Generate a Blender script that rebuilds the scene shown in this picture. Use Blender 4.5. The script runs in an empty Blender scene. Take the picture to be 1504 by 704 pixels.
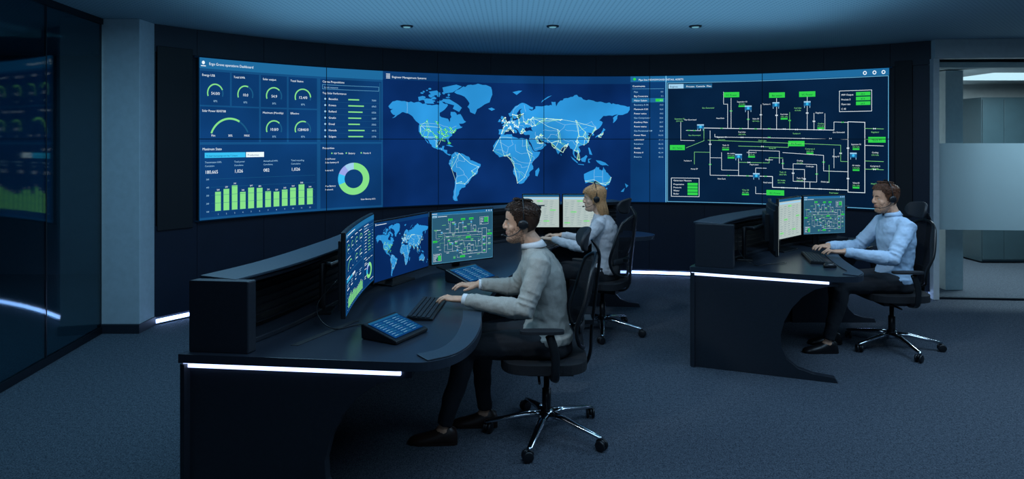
import bpy, bmesh, math, random
import numpy as np
from mathutils import Vector, Matrix, Euler
from mathutils.geometry import tessellate_polygon
random.seed(3)
S=bpy.context.scene; COL=S.collection
S.view_settings.view_transform='Standard'

# ------------------------------------------------------------ materials
def lin(h):
    h=h.lstrip('#'); o=[]
    for i in (0,2,4):
        c=int(h[i:i+2],16)/255
        o.append(c/12.92 if c<=.04045 else ((c+.055)/1.055)**2.4)
    return (o[0],o[1],o[2],1)
def mat(name,hexc,rough=.5,metal=0,nscale=30,namt=.15,bump=0,bscale=None,spec=.5,wave=None,coords='Object',stretch=None,see=0):
    m=bpy.data.materials.new(name); m.use_nodes=True; nt=m.node_tree; N=nt.nodes; L=nt.links
    b=N['Principled BSDF']; c=lin(hexc)
    tc=N.new('ShaderNodeTexCoord'); no=N.new('ShaderNodeTexNoise'); no.inputs['Scale'].default_value=nscale; no.inputs['Detail'].default_value=4
    src=tc.outputs[coords]
    if stretch:
        mp_=N.new('ShaderNodeMapping'); mp_.inputs['Scale'].default_value=stretch; L.new(src,mp_.inputs['Vector']); src=mp_.outputs[0]
    L.new(src,no.inputs['Vector'])
    r=N.new('ShaderNodeValToRGB'); k=1-namt
    r.color_ramp.elements[0].position=.3; r.color_ramp.elements[1].position=.7
    r.color_ramp.elements[0].color=(c[0]*k,c[1]*k,c[2]*k,1); r.color_ramp.elements[1].color=(min(1,c[0]*(1+namt)),min(1,c[1]*(1+namt)),min(1,c[2]*(1+namt)),1)
    L.new(no.outputs['Fac'],r.inputs['Fac']); L.new(r.outputs['Color'],b.inputs['Base Color'])
    b.inputs['Roughness'].default_value=rough; b.inputs['Metallic'].default_value=metal
    b.inputs['Specular IOR Level'].default_value=spec
    if bump:
        bn=N.new('ShaderNodeBump'); bn.inputs['Strength'].default_value=bump; bn.inputs['Distance'].default_value=.01
        if wave:
            w=N.new('ShaderNodeTexWave'); w.inputs['Scale'].default_value=wave; w.inputs['Distortion'].default_value=1.5
            L.new(src,w.inputs['Vector']); L.new(w.outputs['Fac'],bn.inputs['Height'])
        else:
            n2=N.new('ShaderNodeTexNoise'); n2.inputs['Scale'].default_value=bscale or nscale; n2.inputs['Detail'].default_value=3
            L.new(src,n2.inputs['Vector']); L.new(n2.outputs['Fac'],bn.inputs['Height'])
        L.new(bn.outputs['Normal'],b.inputs['Normal'])
    if see: b.inputs['Alpha'].default_value=1-see
    return m
def emat(name,hexc,st=1.0,sample=False,vary=0,scale=1.5):
    m=bpy.data.materials.new(name); m.use_nodes=True; nt=m.node_tree; nt.nodes.clear()
    e=nt.nodes.new('ShaderNodeEmission'); o=nt.nodes.new('ShaderNodeOutputMaterial')
    e.inputs[0].default_value=lin(hexc); e.inputs[1].default_value=st
    if vary:
        tc=nt.nodes.new('ShaderNodeTexCoord'); n=nt.nodes.new('ShaderNodeTexNoise'); n.inputs['Scale'].default_value=scale; n.inputs['Detail'].default_value=2
        r=nt.nodes.new('ShaderNodeMapRange'); r.inputs['From Min'].default_value=.3; r.inputs['From Max'].default_value=.7; r.inputs['To Min'].default_value=st*(1-vary); r.inputs['To Max'].default_value=st*(1+vary)
        nt.links.new(tc.outputs['Object'],n.inputs['Vector']); nt.links.new(n.outputs['Fac'],r.inputs['Value']); nt.links.new(r.outputs[0],e.inputs[1])
    nt.links.new(e.outputs[0],o.inputs[0])
    if not sample: m.cycles.emission_sampling='NONE'
    return m
def glass(name,tint,base,gain,rough=0.0):
    m=bpy.data.materials.new(name); m.use_nodes=True; nt=m.node_tree; nt.nodes.clear(); N=nt.nodes
    t=N.new('ShaderNodeBsdfTransparent'); t.inputs[0].default_value=lin(tint)
    g=N.new('ShaderNodeBsdfGlossy'); g.inputs[0].default_value=(.8,.95,1,1); g.inputs['Roughness'].default_value=rough
    lw=N.new('ShaderNodeLayerWeight'); lw.inputs[0].default_value=.5
    pw_=N.new('ShaderNodeMath'); pw_.operation='POWER'; pw_.inputs[1].default_value=3
    ma=N.new('ShaderNodeMath'); ma.operation='MULTIPLY_ADD'; ma.inputs[1].default_value=gain; ma.inputs[2].default_value=base; ma.use_clamp=True
    mx=N.new('ShaderNodeMixShader'); o=N.new('ShaderNodeOutputMaterial')
    nt.links.new(lw.outputs['Facing'],pw_.inputs[0]); nt.links.new(pw_.outputs[0],ma.inputs[0]); nt.links.new(ma.outputs[0],mx.inputs[0])
    nt.links.new(t.outputs[0],mx.inputs[1]); nt.links.new(g.outputs[0],mx.inputs[2]); nt.links.new(mx.outputs[0],o.inputs[0])
    return m

M={}
M['desk']=mat('desk_laminate','#20262f',.42,0,60,.12,.05,300)
M['desktop']=mat('desktop_laminate','#2a323d',.28,0,60,.1,.03,300)
M['pad']=mat('edge_pad_vinyl','#33424f',.45,0,80,.08,.05,400)
M['black']=mat('black_plastic','#14171b',.38,0,80,.1)
M['blacksoft']=mat('soft_black_plastic','#1b1f25',.6,0,80,.1,.1,300)
M['meshfab']=mat('chair_mesh_fabric','#1a1e25',.8,0,150,.2,.3,None,.3,120,see=.4)
M['fabric']=mat('seat_fabric','#171a20',.85,0,200,.2,.3,600)
M['chrome']=mat('polished_aluminium','#c9ced4',.16,1,20,.05)
M['wallpanel']=mat('dark_wall_panel','#0f1a2d',.45,0,8,.1,.03,200)
M['blackpanel']=mat('black_wall_panel','#050a14',.6,0,20,.1)
M['plaster']=mat('painted_plaster','#aebcc6',.8,0,20,.05,.05,200)
M['plasterw']=mat('pale_plaster','#bfc6c8',.8,0,20,.05,.05,200)
M['plasterdark']=mat('dark_plaster','#4a5c6b',.8,0,20,.08)
M['base']=mat('skirting','#1a222c',.5,0,20,.05)
M['metalframe']=mat('dark_metal_frame','#1d262f',.4,.6,20,.05)
M['cabinet']=mat('cabinet_laminate','#384d55',.4,0,10,.06)
M['skin']=mat('skin','#d0a083',.5,0,40,.05,.02,300)
M['stub']=mat('stubbled_skin','#96705a',.65,0,200,.1,.03,300)
M['skinw']=mat('skin_fair','#e0b499',.5,0,40,.05,.02,300)
M['lip']=mat('lips','#b27766',.5,0,40,.06)
M['eyew']=mat('eye_white','#c4beb8',.25,0,40,.02)
M['iris']=mat('iris','#2b1d14',.2,0,40,.1)
M['hair']=mat('dark_brown_hair','#38261c',.45,0,60,.3,.1,60,.4)
M['hair2']=mat('brown_hair','#553625',.45,0,60,.3,.1,60,.4)
M['hairw']=mat('strawberry_blonde_hair','#c09468',.42,0,60,.2,.1,60,.4)
M['sweater']=mat('grey_knit','#a3a29b',.9,0,160,.06,.18,400)
M['shirtw']=mat('white_cotton','#d9dcdf',.8,0,60,.05,.1,300)
M['shirtb']=mat('light_blue_cotton','#a9c4de',.75,0,30,.04,.08,60)
M['blouse']=mat('pale_grey_cotton','#c3c6cc',.75,0,30,.04,.08,60)
M['trouser']=mat('charcoal_wool','#151a22',.85,0,120,.15,.2,300)
M['shoe']=mat('brown_leather','#2a1b16',.4,0,60,.2)
M['shoeb']=mat('black_leather','#131214',.35,0,60,.2)
M['keys']=mat('keycap_plastic','#23272e',.5,0,60,.1)

# carpet
m=bpy.data.materials.new('carpet'); m.use_nodes=True; nt=m.node_tree; N=nt.nodes; L=nt.links; b=N['Principled BSDF']
tc=N.new('ShaderNodeTexCoord'); n1=N.new('ShaderNodeTexNoise'); n1.inputs['Scale'].default_value=130; n1.inputs['Detail'].default_value=3
n2=N.new('ShaderNodeTexNoise'); n2.inputs['Scale'].default_value=40
mx=N.new('ShaderNodeMath'); mx.operation='MULTIPLY_ADD'; mx.inputs[1].default_value=.75
L.new(tc.outputs['Object'],n1.inputs['Vector']); L.new(tc.outputs['Object'],n2.inputs['Vector'])
mm=N.new('ShaderNodeMath'); mm.operation='MULTIPLY'; mm.inputs[1].default_value=.25; L.new(n2.outputs['Fac'],mm.inputs[0])
L.new(n1.outputs['Fac'],mx.inputs[0]); L.new(mm.outputs[0],mx.inputs[2])
r=N.new('ShaderNodeValToRGB'); r.color_ramp.elements[0].position=.38; r.color_ramp.elements[1].position=.62
r.color_ramp.elements[0].color=lin('#2d3641'); r.color_ramp.elements[1].color=lin('#5d6671')
L.new(mx.outputs[0],r.inputs[0]); L.new(r.outputs[0],b.inputs['Base Color']); b.inputs['Roughness'].default_value=.95; b.inputs['Specular IOR Level'].default_value=.15
bn=N.new('ShaderNodeBump'); bn.inputs['Strength'].default_value=.6; bn.inputs['Distance'].default_value=.01; L.new(n1.outputs['Fac'],bn.inputs['Height']); L.new(bn.outputs[0],b.inputs['Normal'])
M['carpet']=m
# perforated ceiling
m=bpy.data.materials.new('perforated_ceiling'); m.use_nodes=True; nt=m.node_tree; N=nt.nodes; L=nt.links; b=N['Principled BSDF']
tc=N.new('ShaderNodeTexCoord'); vo=N.new('ShaderNodeTexVoronoi'); vo.inputs['Scale'].default_value=24; vo.inputs['Randomness'].default_value=0
L.new(tc.outputs['Object'],vo.inputs['Vector']); r=N.new('ShaderNodeValToRGB'); r.color_ramp.elements[0].position=.22; r.color_ramp.elements[1].position=.34
r.color_ramp.elements[0].color=lin('#3f5868'); r.color_ramp.elements[1].color=lin('#93acba')
L.new(vo.outputs['Distance'],r.inputs[0]); L.new(r.outputs[0],b.inputs['Base Color']); b.inputs['Roughness'].default_value=.8
M['ceiling']=m
# frosted film
m=bpy.data.materials.new('frosted_film'); m.use_nodes=True; nt=m.node_tree; N=nt.nodes; L=nt.links; nt.nodes.clear()
d=N.new('ShaderNodeBsdfDiffuse'); d.inputs[0].default_value=lin('#a6b5bd'); tl=N.new('ShaderNodeBsdfTranslucent'); tl.inputs[0].default_value=lin('#d6e2e8')
tr=N.new('ShaderNodeBsdfTransparent'); tr.inputs[0].default_value=lin('#a9c0cc')
a=N.new('ShaderNodeMixShader'); a.inputs[0].default_value=.6; L.new(d.outputs[0],a.inputs[1]); L.new(tl.outputs[0],a.inputs[2])
a2=N.new('ShaderNodeMixShader'); a2.inputs[0].default_value=.4; L.new(a.outputs[0],a2.inputs[1]); L.new(tr.outputs[0],a2.inputs[2])
o=N.new('ShaderNodeOutputMaterial'); L.new(a2.outputs[0],o.inputs[0])
M['frost']=m
M['glassl']=glass('tinted_partition_glass','#a6c4d0',.035,.42,.05)
M['glassr']=glass('clear_partition_glass','#e2edf0',.02,.3)
M['led']=emat('cool_white_led','#9dbfff',10.0,True)
M['ledd']=emat('desk_led','#b4caff',3.0,True)
M['lampg']=emat('downlight_lens','#7fc4dc',.6,True)
M['panelgl']=emat('ceiling_light_panel','#cfe6ee',1.6,True)

ARTC=[('screen_blue','#155084',1),('card_blue','#0d3b70',1),('header_blue','#1f6a9e',1),('map_sea','#092b62',1),('map_land','#2b90d4',1.05),
('cyan','#38bdf0',1.05),('white_ink','#e6f4fc',1.1),('lime','#86e28a',1),('night','#07203d',1),('mid_blue','#1b5a85',1),('signal_green','#2fc84a',1.1),
('pale_text','#9fd0ee',1),('bezel_black','#03101f',1),('paper','#b3c3c0',1),('ink','#6d8790',1),('violet','#9aa6ea',1),('border_line','#6fc0ec',.9),('network','#c8f5d4',1.2),('teal_screen','#2a5a74',1)]
ARTM=[emat('ui_'+n,h,s,vary={'map_land':.22,'map_sea':.3,'card_blue':.2,'screen_blue':.15,'night':.25}.get(n,0)) for n,h,s in ARTC]
for i in (0,1,2,3,4,13,9,18): ARTM[i].cycles.emission_sampling='AUTO'
(BG,CARD,HDR,SEA,LAND,CYAN,WHT,LIME,NIGHT,MID,GRN,PALE,BEZ,PAPER,INK,VIO,BORD,NET,TEAL)=range(19)

# ------------------------------------------------------------ geometry helpers
class Geo:
    def __init__(s): s.v=[];s.f=[];s.m=[];s.s=[]
    def add(s,vs,fs,m=0,sm=False,X=None):
        o=len(s.v)
        for v in vs:
            v=Vector(v)
            s.v.append(X@v if X else v)
        for f in fs: s.f.append([o+i for i in f]); s.m.append(m); s.s.append(sm)
    def box(s,c,d,m=0,X=None,rz=0):
        R=Matrix.Translation(Vector(c))@Matrix.Rotation(rz,4,'Z')
        if X: R=X@R
        x,y,z=[a/2 for a in d]
        s.add([(-x,-y,-z),(x,-y,-z),(x,y,-z),(-x,y,-z),(-x,-y,z),(x,-y,z),(x,y,z),(-x,y,z)],[(0,3,2,1),(4,5,6,7),(0,1,5,4),(1,2,6,5),(2,3,7,6),(3,0,4,7)],m,False,R)
    def tube(s,pts,rad,seg=10,m=0,up=None,sm=True,X=None):
        pts=[Vector(p) for p in pts]; n=len(pts)
        if not isinstance(rad,(list,)): rad=[rad]*n
        vs=[];fs=[];nr=None
        for i,p in enumerate(pts):
            t=(pts[min(i+1,n-1)]-pts[max(i-1,0)])
            t=t.normalized() if t.length>1e-9 else Vector((0,0,1))
            if up is not None: ref=Vector(up)
            elif nr is None: ref=Vector((0,0,1)) if abs(t.z)<.9 else Vector((1,0,0))
            else: ref=nr
            q=ref-t*ref.dot(t)
            if q.length<1e-6: q=Vector((1,0,0))-t*t.x
            nr=q.normalized(); b=t.cross(nr)
            r=rad[i]; rb,rn=(r if isinstance(r,tuple) else (r,r))
            for k in range(seg):
                a=2*math.pi*k/seg; vs.append(p+b*rb*math.cos(a)+nr*rn*math.sin(a))
        for i in range(n-1):
            for k in range(seg):
                k2=(k+1)%seg; fs.append((i*seg+k,i*seg+k2,(i+1)*seg+k2,(i+1)*seg+k))
        fs.append(tuple(reversed(range(seg)))); fs.append(tuple(range((n-1)*seg,n*seg)))
        s.add(vs,fs,m,sm,X)
    def loft(s,secs,seg=24,m=0,X=None,sm=True):
        vs=[];fs=[];n=len(secs)
        for (cx,cy,cz,rx,ry) in secs:
            for k in range(seg):
                a=2*math.pi*k/seg; vs.append((cx+rx*math.cos(a),cy+ry*math.sin(a),cz))
        for i in range(n-1):
            for k in range(seg):
                k2=(k+1)%seg; fs.append((i*seg+k,i*seg+k2,(i+1)*seg+k2,(i+1)*seg+k))
        fs.append(tuple(reversed(range(seg)))); fs.append(tuple(range((n-1)*seg,n*seg)))
        s.add(vs,fs,m,sm,X)
    def ell(s,c,r,m=0,X=None,seg=16,rings=10):
        c=Vector(c); vs=[c+Vector((0,0,-r[2]))];fs=[]
        for i in range(1,rings):
            ph=math.pi*i/rings
            for k in range(seg):
                a=2*math.pi*k/seg; vs.append(c+Vector((r[0]*math.sin(ph)*math.cos(a),r[1]*math.sin(ph)*math.sin(a),-r[2]*math.cos(ph))))
        vs.append(c+Vector((0,0,r[2])))
        for k in range(seg): fs.append((0,1+(k+1)%seg,1+k))
        for i in range(rings-2):
            for k in range(seg):
                k2=(k+1)%seg; fs.append((1+i*seg+k,1+i*seg+k2,1+(i+1)*seg+k2,1+(i+1)*seg+k))
        t=len(vs)-1; o=1+(rings-2)*seg
        for k in range(seg): fs.append((t,o+k,o+(k+1)%seg))
        s.add(vs,fs,m,True,X)
    def prism(s,poly,z0,z1,m=0,X=None,plane='xy'):
        n=len(poly)
        if plane=='xy': vs=[(p[0],p[1],z0) for p in poly]+[(p[0],p[1],z1) for p in poly]
        else: vs=[(p[0],z0,p[1]) for p in poly]+[(p[0],z1,p[1]) for p in poly]
        tr=tessellate_polygon([[Vector((p[0],p[1],0)) for p in poly]])
        fs=[tuple(t) for t in tr]+[tuple(i+n for i in reversed(t)) for t in tr]
        fs+=[(i,(i+1)%n,(i+1)%n+n,i+n) for i in range(n)]
        s.add(vs,fs,m,False,X)
    def strip(s,path,o0,o1,z0,z1,m=0,X=None,sm=False):
        A=offs(path,o0); B=offs(path,o1); n=len(path); vs=[];fs=[]
        z0=z0 if isinstance(z0,list) else [z0]*n; z1=z1 if isinstance(z1,list) else [z1]*n
        for i in range(n): vs+=[(A[i][0],A[i][1],z0[i]),(B[i][0],B[i][1],z0[i]),(B[i][0],B[i][1],z1[i]),(A[i][0],A[i][1],z1[i])]
        for i in range(n-1):
            for k in range(4): fs.append((i*4+k,i*4+(k+1)%4,(i+1)*4+(k+1)%4,(i+1)*4+k))
        fs.append((3,2,1,0)); q=(n-1)*4; fs.append((q,q+1,q+2,q+3))
        s.add(vs,fs,m,sm,X)
    def squircle(s,fn,nu,nv,k=.6,m=0):
        vs=[];fs=[]
        for j in range(nv+1):
            t=2*j/nv-1
            for i in range(nu+1):
                q=2*i/nu-1; a=q*math.sqrt(1-t*t*k*.5); b2=t*math.sqrt(1-q*q*k*.5); vs.append(fn(a,b2))
        for j in range(nv):
            for i in range(nu): z=j*(nu+1)+i; fs.append((z,z+1,z+nu+2,z+nu+1))
        s.add(vs,fs,m,True)
        return [vs[i] for i in range(nu+1)]+[vs[j*(nu+1)+nu] for j in range(1,nv+1)]+[vs[nv*(nu+1)+i] for i in range(nu-1,-1,-1)]+[vs[j*(nu+1)] for j in range(nv-1,-1,-1)]
    def obj(s,name,parent=None,mats=('black',),bevel=0,bseg=2,norm=True):
        me=bpy.data.meshes.new(name); me.from_pydata([tuple(v) for v in s.v],[],s.f)
        for k in mats: me.materials.append(M[k] if isinstance(k,str) else k)
        me.polygons.foreach_set('material_index',s.m); me.polygons.foreach_set('use_smooth',s.s)
        if norm:
            bm=bmesh.new(); bm.from_mesh(me); bmesh.ops.recalc_face_normals(bm,faces=bm.faces); bm.to_mesh(me); bm.free()
        me.update(); o=bpy.data.objects.new(name,me); COL.objects.link(o)
        if parent: o.parent=parent
        if bevel:
            b=o.modifiers.new('bevel','BEVEL'); b.width=bevel; b.segments=bseg; b.limit_method='ANGLE'; b.angle_limit=.6
        return o
def offs(path,o):
    r=[];n=len(path)
    for i in range(n):
        a=path[max(i-1,0)]; b=path[min(i+1,n-1)]; dx,dy=b[0]-a[0],b[1]-a[1]; l=math.hypot(dx,dy) or 1
        r.append((path[i][0]+dy/l*o,path[i][1]-dx/l*o))
    return r
def cr(P,n=8):
    o=[];P=[Vector(p) for p in P]; Q=[2*P[0]-P[1]]+P+[2*P[-1]-P[-2]]
    for i in range(1,len(Q)-2):
        for k in range(n):
            t=k/n; a,b,c,d=Q[i-1],Q[i],Q[i+1],Q[i+2]
            o.append(.5*((2*b)+(c-a)*t+(2*a-5*b+4*c-d)*t*t+(3*b-a-3*c+d)*t**3))
    o.append(P[-1]); return o
def thing(name,label,cat,loc=(0,0,0),rz=0,group=None):
    e=bpy.data.objects.new(name,None); e.empty_display_size=.1; COL.objects.link(e); e.location=loc; e.rotation_euler=(0,0,rz)
    e['label']=label; e['category']=cat
    if group: e['group']=group
    return e
def tag(o,label,cat,group=None):
    o['label']=label;o['category']=cat
    if group:o['group']=group
    return o
def struct(o): o['kind']='structure'; return o

# ------------------------------------------------------------ room shell
CX,CY,R=1.07,2.82,5.3
def arc(th0,th1,r,n=60):
    return [(CX+r*math.sin(math.radians(th0+(th1-th0)*i/n)),CY+r*math.cos(math.radians(th0+(th1-th0)*i/n))) for i in range(n+1)]
H=2.76
g=Geo(); g.box((1,4,-.05),(17,16,.1)); struct(g.obj('floor',None,('carpet',)))
g=Geo(); g.box((1,4,H+.05),(17,16,.1)); struct(g.obj('ceiling',None,('ceiling',)))
T0,T1=-56.2,40.3
g=Geo()
g.strip(arc(T0,T1,R+.12,70),0,.06,.0,H,0)
step=(35.7+50.3)/12
edges=[T0]+[-50.3+step*i for i in range(13)]+[T1]
for a,b2 in zip(edges[:-1],edges[1:]):
    for z0,z1 in ((.07,.905),(2.505,H-.002)):
        g.strip(arc(a+.02,b2-.02,R+.06,6),0,.03,z0,z1,0)
for a,b2 in ((T0,-54.4),(38.0,T1)): g.strip(arc(a,b2,R+.06,6),0,.03,.91,2.5,0)
struct(g.obj('wall_back',None,('wallpanel',)))
g=Geo()
for a,b2 in ((-54.3,-50.8),(36.2,37.95)):
    g.strip(arc(a,b2,R+.06,6),0,.05,.86,2.56,0)
struct(g.obj('trim_1',None,('blackpanel',),.004))
g=Geo(); g.strip(arc(T0,T1,R+.06,60),0,.03,.0,.012,0); g.strip(arc(T0,T1,R+.06,60),-.02,0,.0,.07,0); struct(g.obj('baseboard_back',None,('base',)))
g=Geo(); g.strip(arc(T0,T1,R+.055,60),0,.012,.013,.043,0)
tag(g.obj('light_strip',None,('led',)),'cool white light strip glowing along the foot of the curved wall','light strip')
g=Geo(); g.box((-3.445,5.80,H/2),(.35,.24,H)); struct(g.obj('wall_left',None,('plaster',),.004))
g=Geo(); g.box((-3.445,5.79,.04),(.37,.27,.08)); struct(g.obj('baseboard_left',None,('base',),.003))
def gp(y): return (-3.60+.121*(5.65-y),y)
def gwall(name,y0,y1,matn):
    a,b2=gp(y0),gp(y1); p=[a,b2]
    g=Geo(); g.strip(p,-.006,.006,.06,H-.05,0); struct(g.obj(name,None,(matn,)))
ys=[5.66,4.86,3.5,2.1,.7,-.7,-2.5]
for i in range(len(ys)-1): gwall('window_%d'%(i+1),ys[i]-.006,ys[i+1]+.006,'glassl')
g=Geo(); g.strip([gp(5.68),gp(-2.5)],-.015,.015,0,.06,0); g.strip([gp(5.68),gp(-2.5)],-.015,.015,H-.05,H,0)
for y in ys[:-1]: g.strip([gp(y+.006),gp(y-.006)],-.007,.007,.06,H-.05,0)
struct(g.obj('trim_2',None,('metalframe',)))
g=Geo(); g.box((-6.6,4,H/2),(.1,15,H)); g.box((-5.0,8.2,H/2),(3.2,.1,H)); struct(g.obj('wall_side',None,('plasterdark',)))
# right partition
E0=Vector((4.50,6.90)); E1=Vector((6.35,6.76)); dE=(E1-E0).normalized()
def ep(t): return tuple(E0+dE*t)
LE=(E1-E0).length
g=Geo(); g.strip([ep(-.02),ep(LE)],-.06,.06,2.56,H,0); g.strip([ep(-.03),ep(.03)],-.05,.05,0,2.56,0)
struct(g.obj('wall_right',None,('plasterw',),.003))
g=Geo(); g.strip([ep(.04),ep(LE)],-.006,.006,.02,2.555,0); struct(g.obj('window_7',None,('glassr',)))
g=Geo(); g.strip([ep(.05),ep(LE)],.008,.010,.74,1.66,0); struct(g.obj('window_8',None,('frost',)))
g=Geo(); g.strip([ep(.03),ep(LE)],-.015,.015,0,.02,0); g.strip([ep(.03),ep(.045)],-.015,.015,.02,2.555,0); struct(g.obj('trim_3',None,('metalframe',)))
g=Geo(); g.box((6.42,2.1,H/2),(.12,9.3,H)); struct(g.obj('wall_east',None,('plasterdark',)))
g=Geo(); g.box((2,-2.6,H/2),(9.5,.12,H)); struct(g.obj('wall_front',None,('plasterdark',)))
# corridor
g=Geo(); g.box((6.5,9.45,H/2),(5,.1,H)); struct(g.obj('wall_corridor',None,('plasterw',)))
g=Geo(); g.box((4.3,8.3,H/2),(.1,2.2,H)); struct(g.obj('wall_passage',None,('plasterw',)))
g=Geo(); g.box((4.99,7.42,1.24),(.20,.25,2.48)); struct(g.obj('trim_4',None,('plasterw',),.004))
g=Geo(); g.box((6.6,8.2,2.52),(4.4,2.2,.06)); struct(g.obj('trim_5',None,('plasterw',)))
g=Geo(); g.box((6.85,8.0,2.477),(2.3,.7,.025)); tag(g.obj('ceiling_light_panel',None,('panelgl',)),'rectangular glowing ceiling light panel in the corridor','ceiling light')
for k in range(3):
    x=6.75+.62*k
    c=thing('storage_cabinet','tall dark teal laminate storage cabinet against corridor wall','cabinet',(x,9.1,0),0,'tall cabinets in the corridor')
    g=Geo(); g.box((0,.02,1.15),(.6,.46,2.26)); g.obj('body',c,('cabinet',),.004)
    for sx in (-1,1):
        g=Geo(); g.box((sx*.148,-.222,1.15),(.29,.018,2.2)); d=g.obj('door',c,('cabinet',),.003)
        g=Geo(); g.box((sx*.03,-.245,1.1),(.012,.02,.2)); g.obj('handle',d,('chrome',),.003)
for x in (-.98,.38,1.71):
    c=thing('downlight','small round recessed ceiling downlight','ceiling light',(x,6.03,H),0,'recessed ceiling downlights')
    g=Geo(); g.tube([(0,0,0),(0,0,-.012)],[.06,.055],24); g.obj('trim_ring',c,('metalframe',))
    g=Geo(); g.tube([(0,0,-.012),(0,0,-.016)],[.035,.03],20); g.obj('lens',c,('lampg',))

# ------------------------------------------------------------ screen artwork
_tc={}
def glyphs(t):
    if t in _tc: return _tc[t]
    cu=bpy.data.curves.new('t','FONT'); cu.body=t; cu.size=1; cu.resolution_u=2; cu.align_x='LEFT'
    o=bpy.data.objects.new('t',cu); COL.objects.link(o)
    me=o.to_mesh(); r=([(v.co.x,v.co.y) for v in me.vertices],[tuple(p.vertices) for p in me.polygons]); o.to_mesh_clear()
    bpy.data.objects.remove(o); bpy.data.curves.remove(cu); _tc[t]=r; return r
class Art:
    def __init__(s,txt=True,night=None): s.v=[];s.f=[];s.m=[];s.txt=txt; s.night=night
    def add(s,vs,fs,m):
        o=len(s.v); s.v+=vs
        for f in fs: s.f.append([o+i for i in f]); s.m.append(m)
    def rect(s,x0,y0,x1,y1,m,l=1): s.add([(x0,y0,l),(x1,y0,l),(x1,y1,l),(x0,y1,l)],[(0,1,2,3)],m)
    def frame(s,x0,y0,x1,y1,m,l=2,w=.5):
        s.line([(x0,y0),(x1,y0),(x1,y1),(x0,y1),(x0,y0)],w,m,l)
    def line(s,P,w,m,l=3):
        for a,b in zip(P[:-1],P[1:]):
            dx,dy=b[0]-a[0],b[1]-a[1]; L=math.hypot(dx,dy)
            if L<1e-6: continue
            nx,ny=-dy/L*w/2,dx/L*w/2; ex,ey=dx/L*w/2,dy/L*w/2
            s.add([(a[0]-ex+nx,a[1]-ey+ny,l),(b[0]+ex+nx,b[1]+ey+ny,l),(b[0]+ex-nx,b[1]+ey-ny,l),(a[0]-ex-nx,a[1]-ey-ny,l)],[(0,1,2,3)],m)
    def ring(s,cx,cy,r0,r1,a0,a1,m,l=3,n=24):
        vs=[];fs=[]
        for i in range(n+1):
            a=math.radians(a0+(a1-a0)*i/n); c,q=math.cos(a),math.sin(a); vs+=[(cx+r0*c,cy-r0*q,l),(cx+r1*c,cy-r1*q,l)]
        for i in range(n): fs.append((2*i,2*i+1,2*i+3,2*i+2))
        s.add(vs,fs,m)
    def valve(s,x,y,r,m,l=5):
        s.add([(x-r,y-r*.7,l),(x-r,y+r*.7,l),(x,y,l),(x+r,y-r*.7,l),(x+r,y+r*.7,l)],[(0,1,2),(3,2,4)],m)
    def poly(s,P,m,l=1):
        tr=tessellate_polygon([[Vector((p[0],p[1],0)) for p in P]]); s.add([(p[0],p[1],l) for p in P],[tuple(t) for t in tr],m)
    def text(s,t,x,y,sz,m,l=4,al='L'):
        if not s.txt: 
            w=len(t)*sz*.5; x0=x-(w/2 if al=='C' else (w if al=='R' else 0)); s.rect(x0,y-sz*.5,x0+w,y-sz*.1,m,l); return
        v,f=glyphs(t)
        if not v: return
        sz*=.93
        w=max(p[0] for p in v)*sz; ox=-w/2 if al=='C' else (-w if al=='R' else 0)
        s.add([(x+ox+p[0]*sz,y-p[1]*sz,l) for p in v],f,m)
    def build(s,name,fn,cuts,parent):
        bm=bmesh.new(); V=[bm.verts.new(v) for v in s.v]
        for f,m in zip(s.f,s.m):
            try: q=bm.faces.new([V[i] for i in f]); q.material_index=m
            except Exception: pass
        for c in cuts:
            bmesh.ops.bisect_plane(bm,geom=bm.verts[:]+bm.edges[:]+bm.faces[:],plane_co=(c,0,0),plane_no=(1,0,0))
        for v in bm.verts: v.co=Vector(fn(v.co.x,v.co.y,v.co.z))
        me=bpy.data.meshes.new(name); bm.to_mesh(me); bm.free()
        used=sorted(set(s.m)); rm={u:i for i,u in enumerate(used)}
        for u in used: me.materials.append(ARTM[u])
        for p in me.polygons: p.material_index=rm.get(p.material_index,0)
        o=bpy.data.objects.new(name,me); COL.objects.link(o); o.parent=parent; return o

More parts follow.
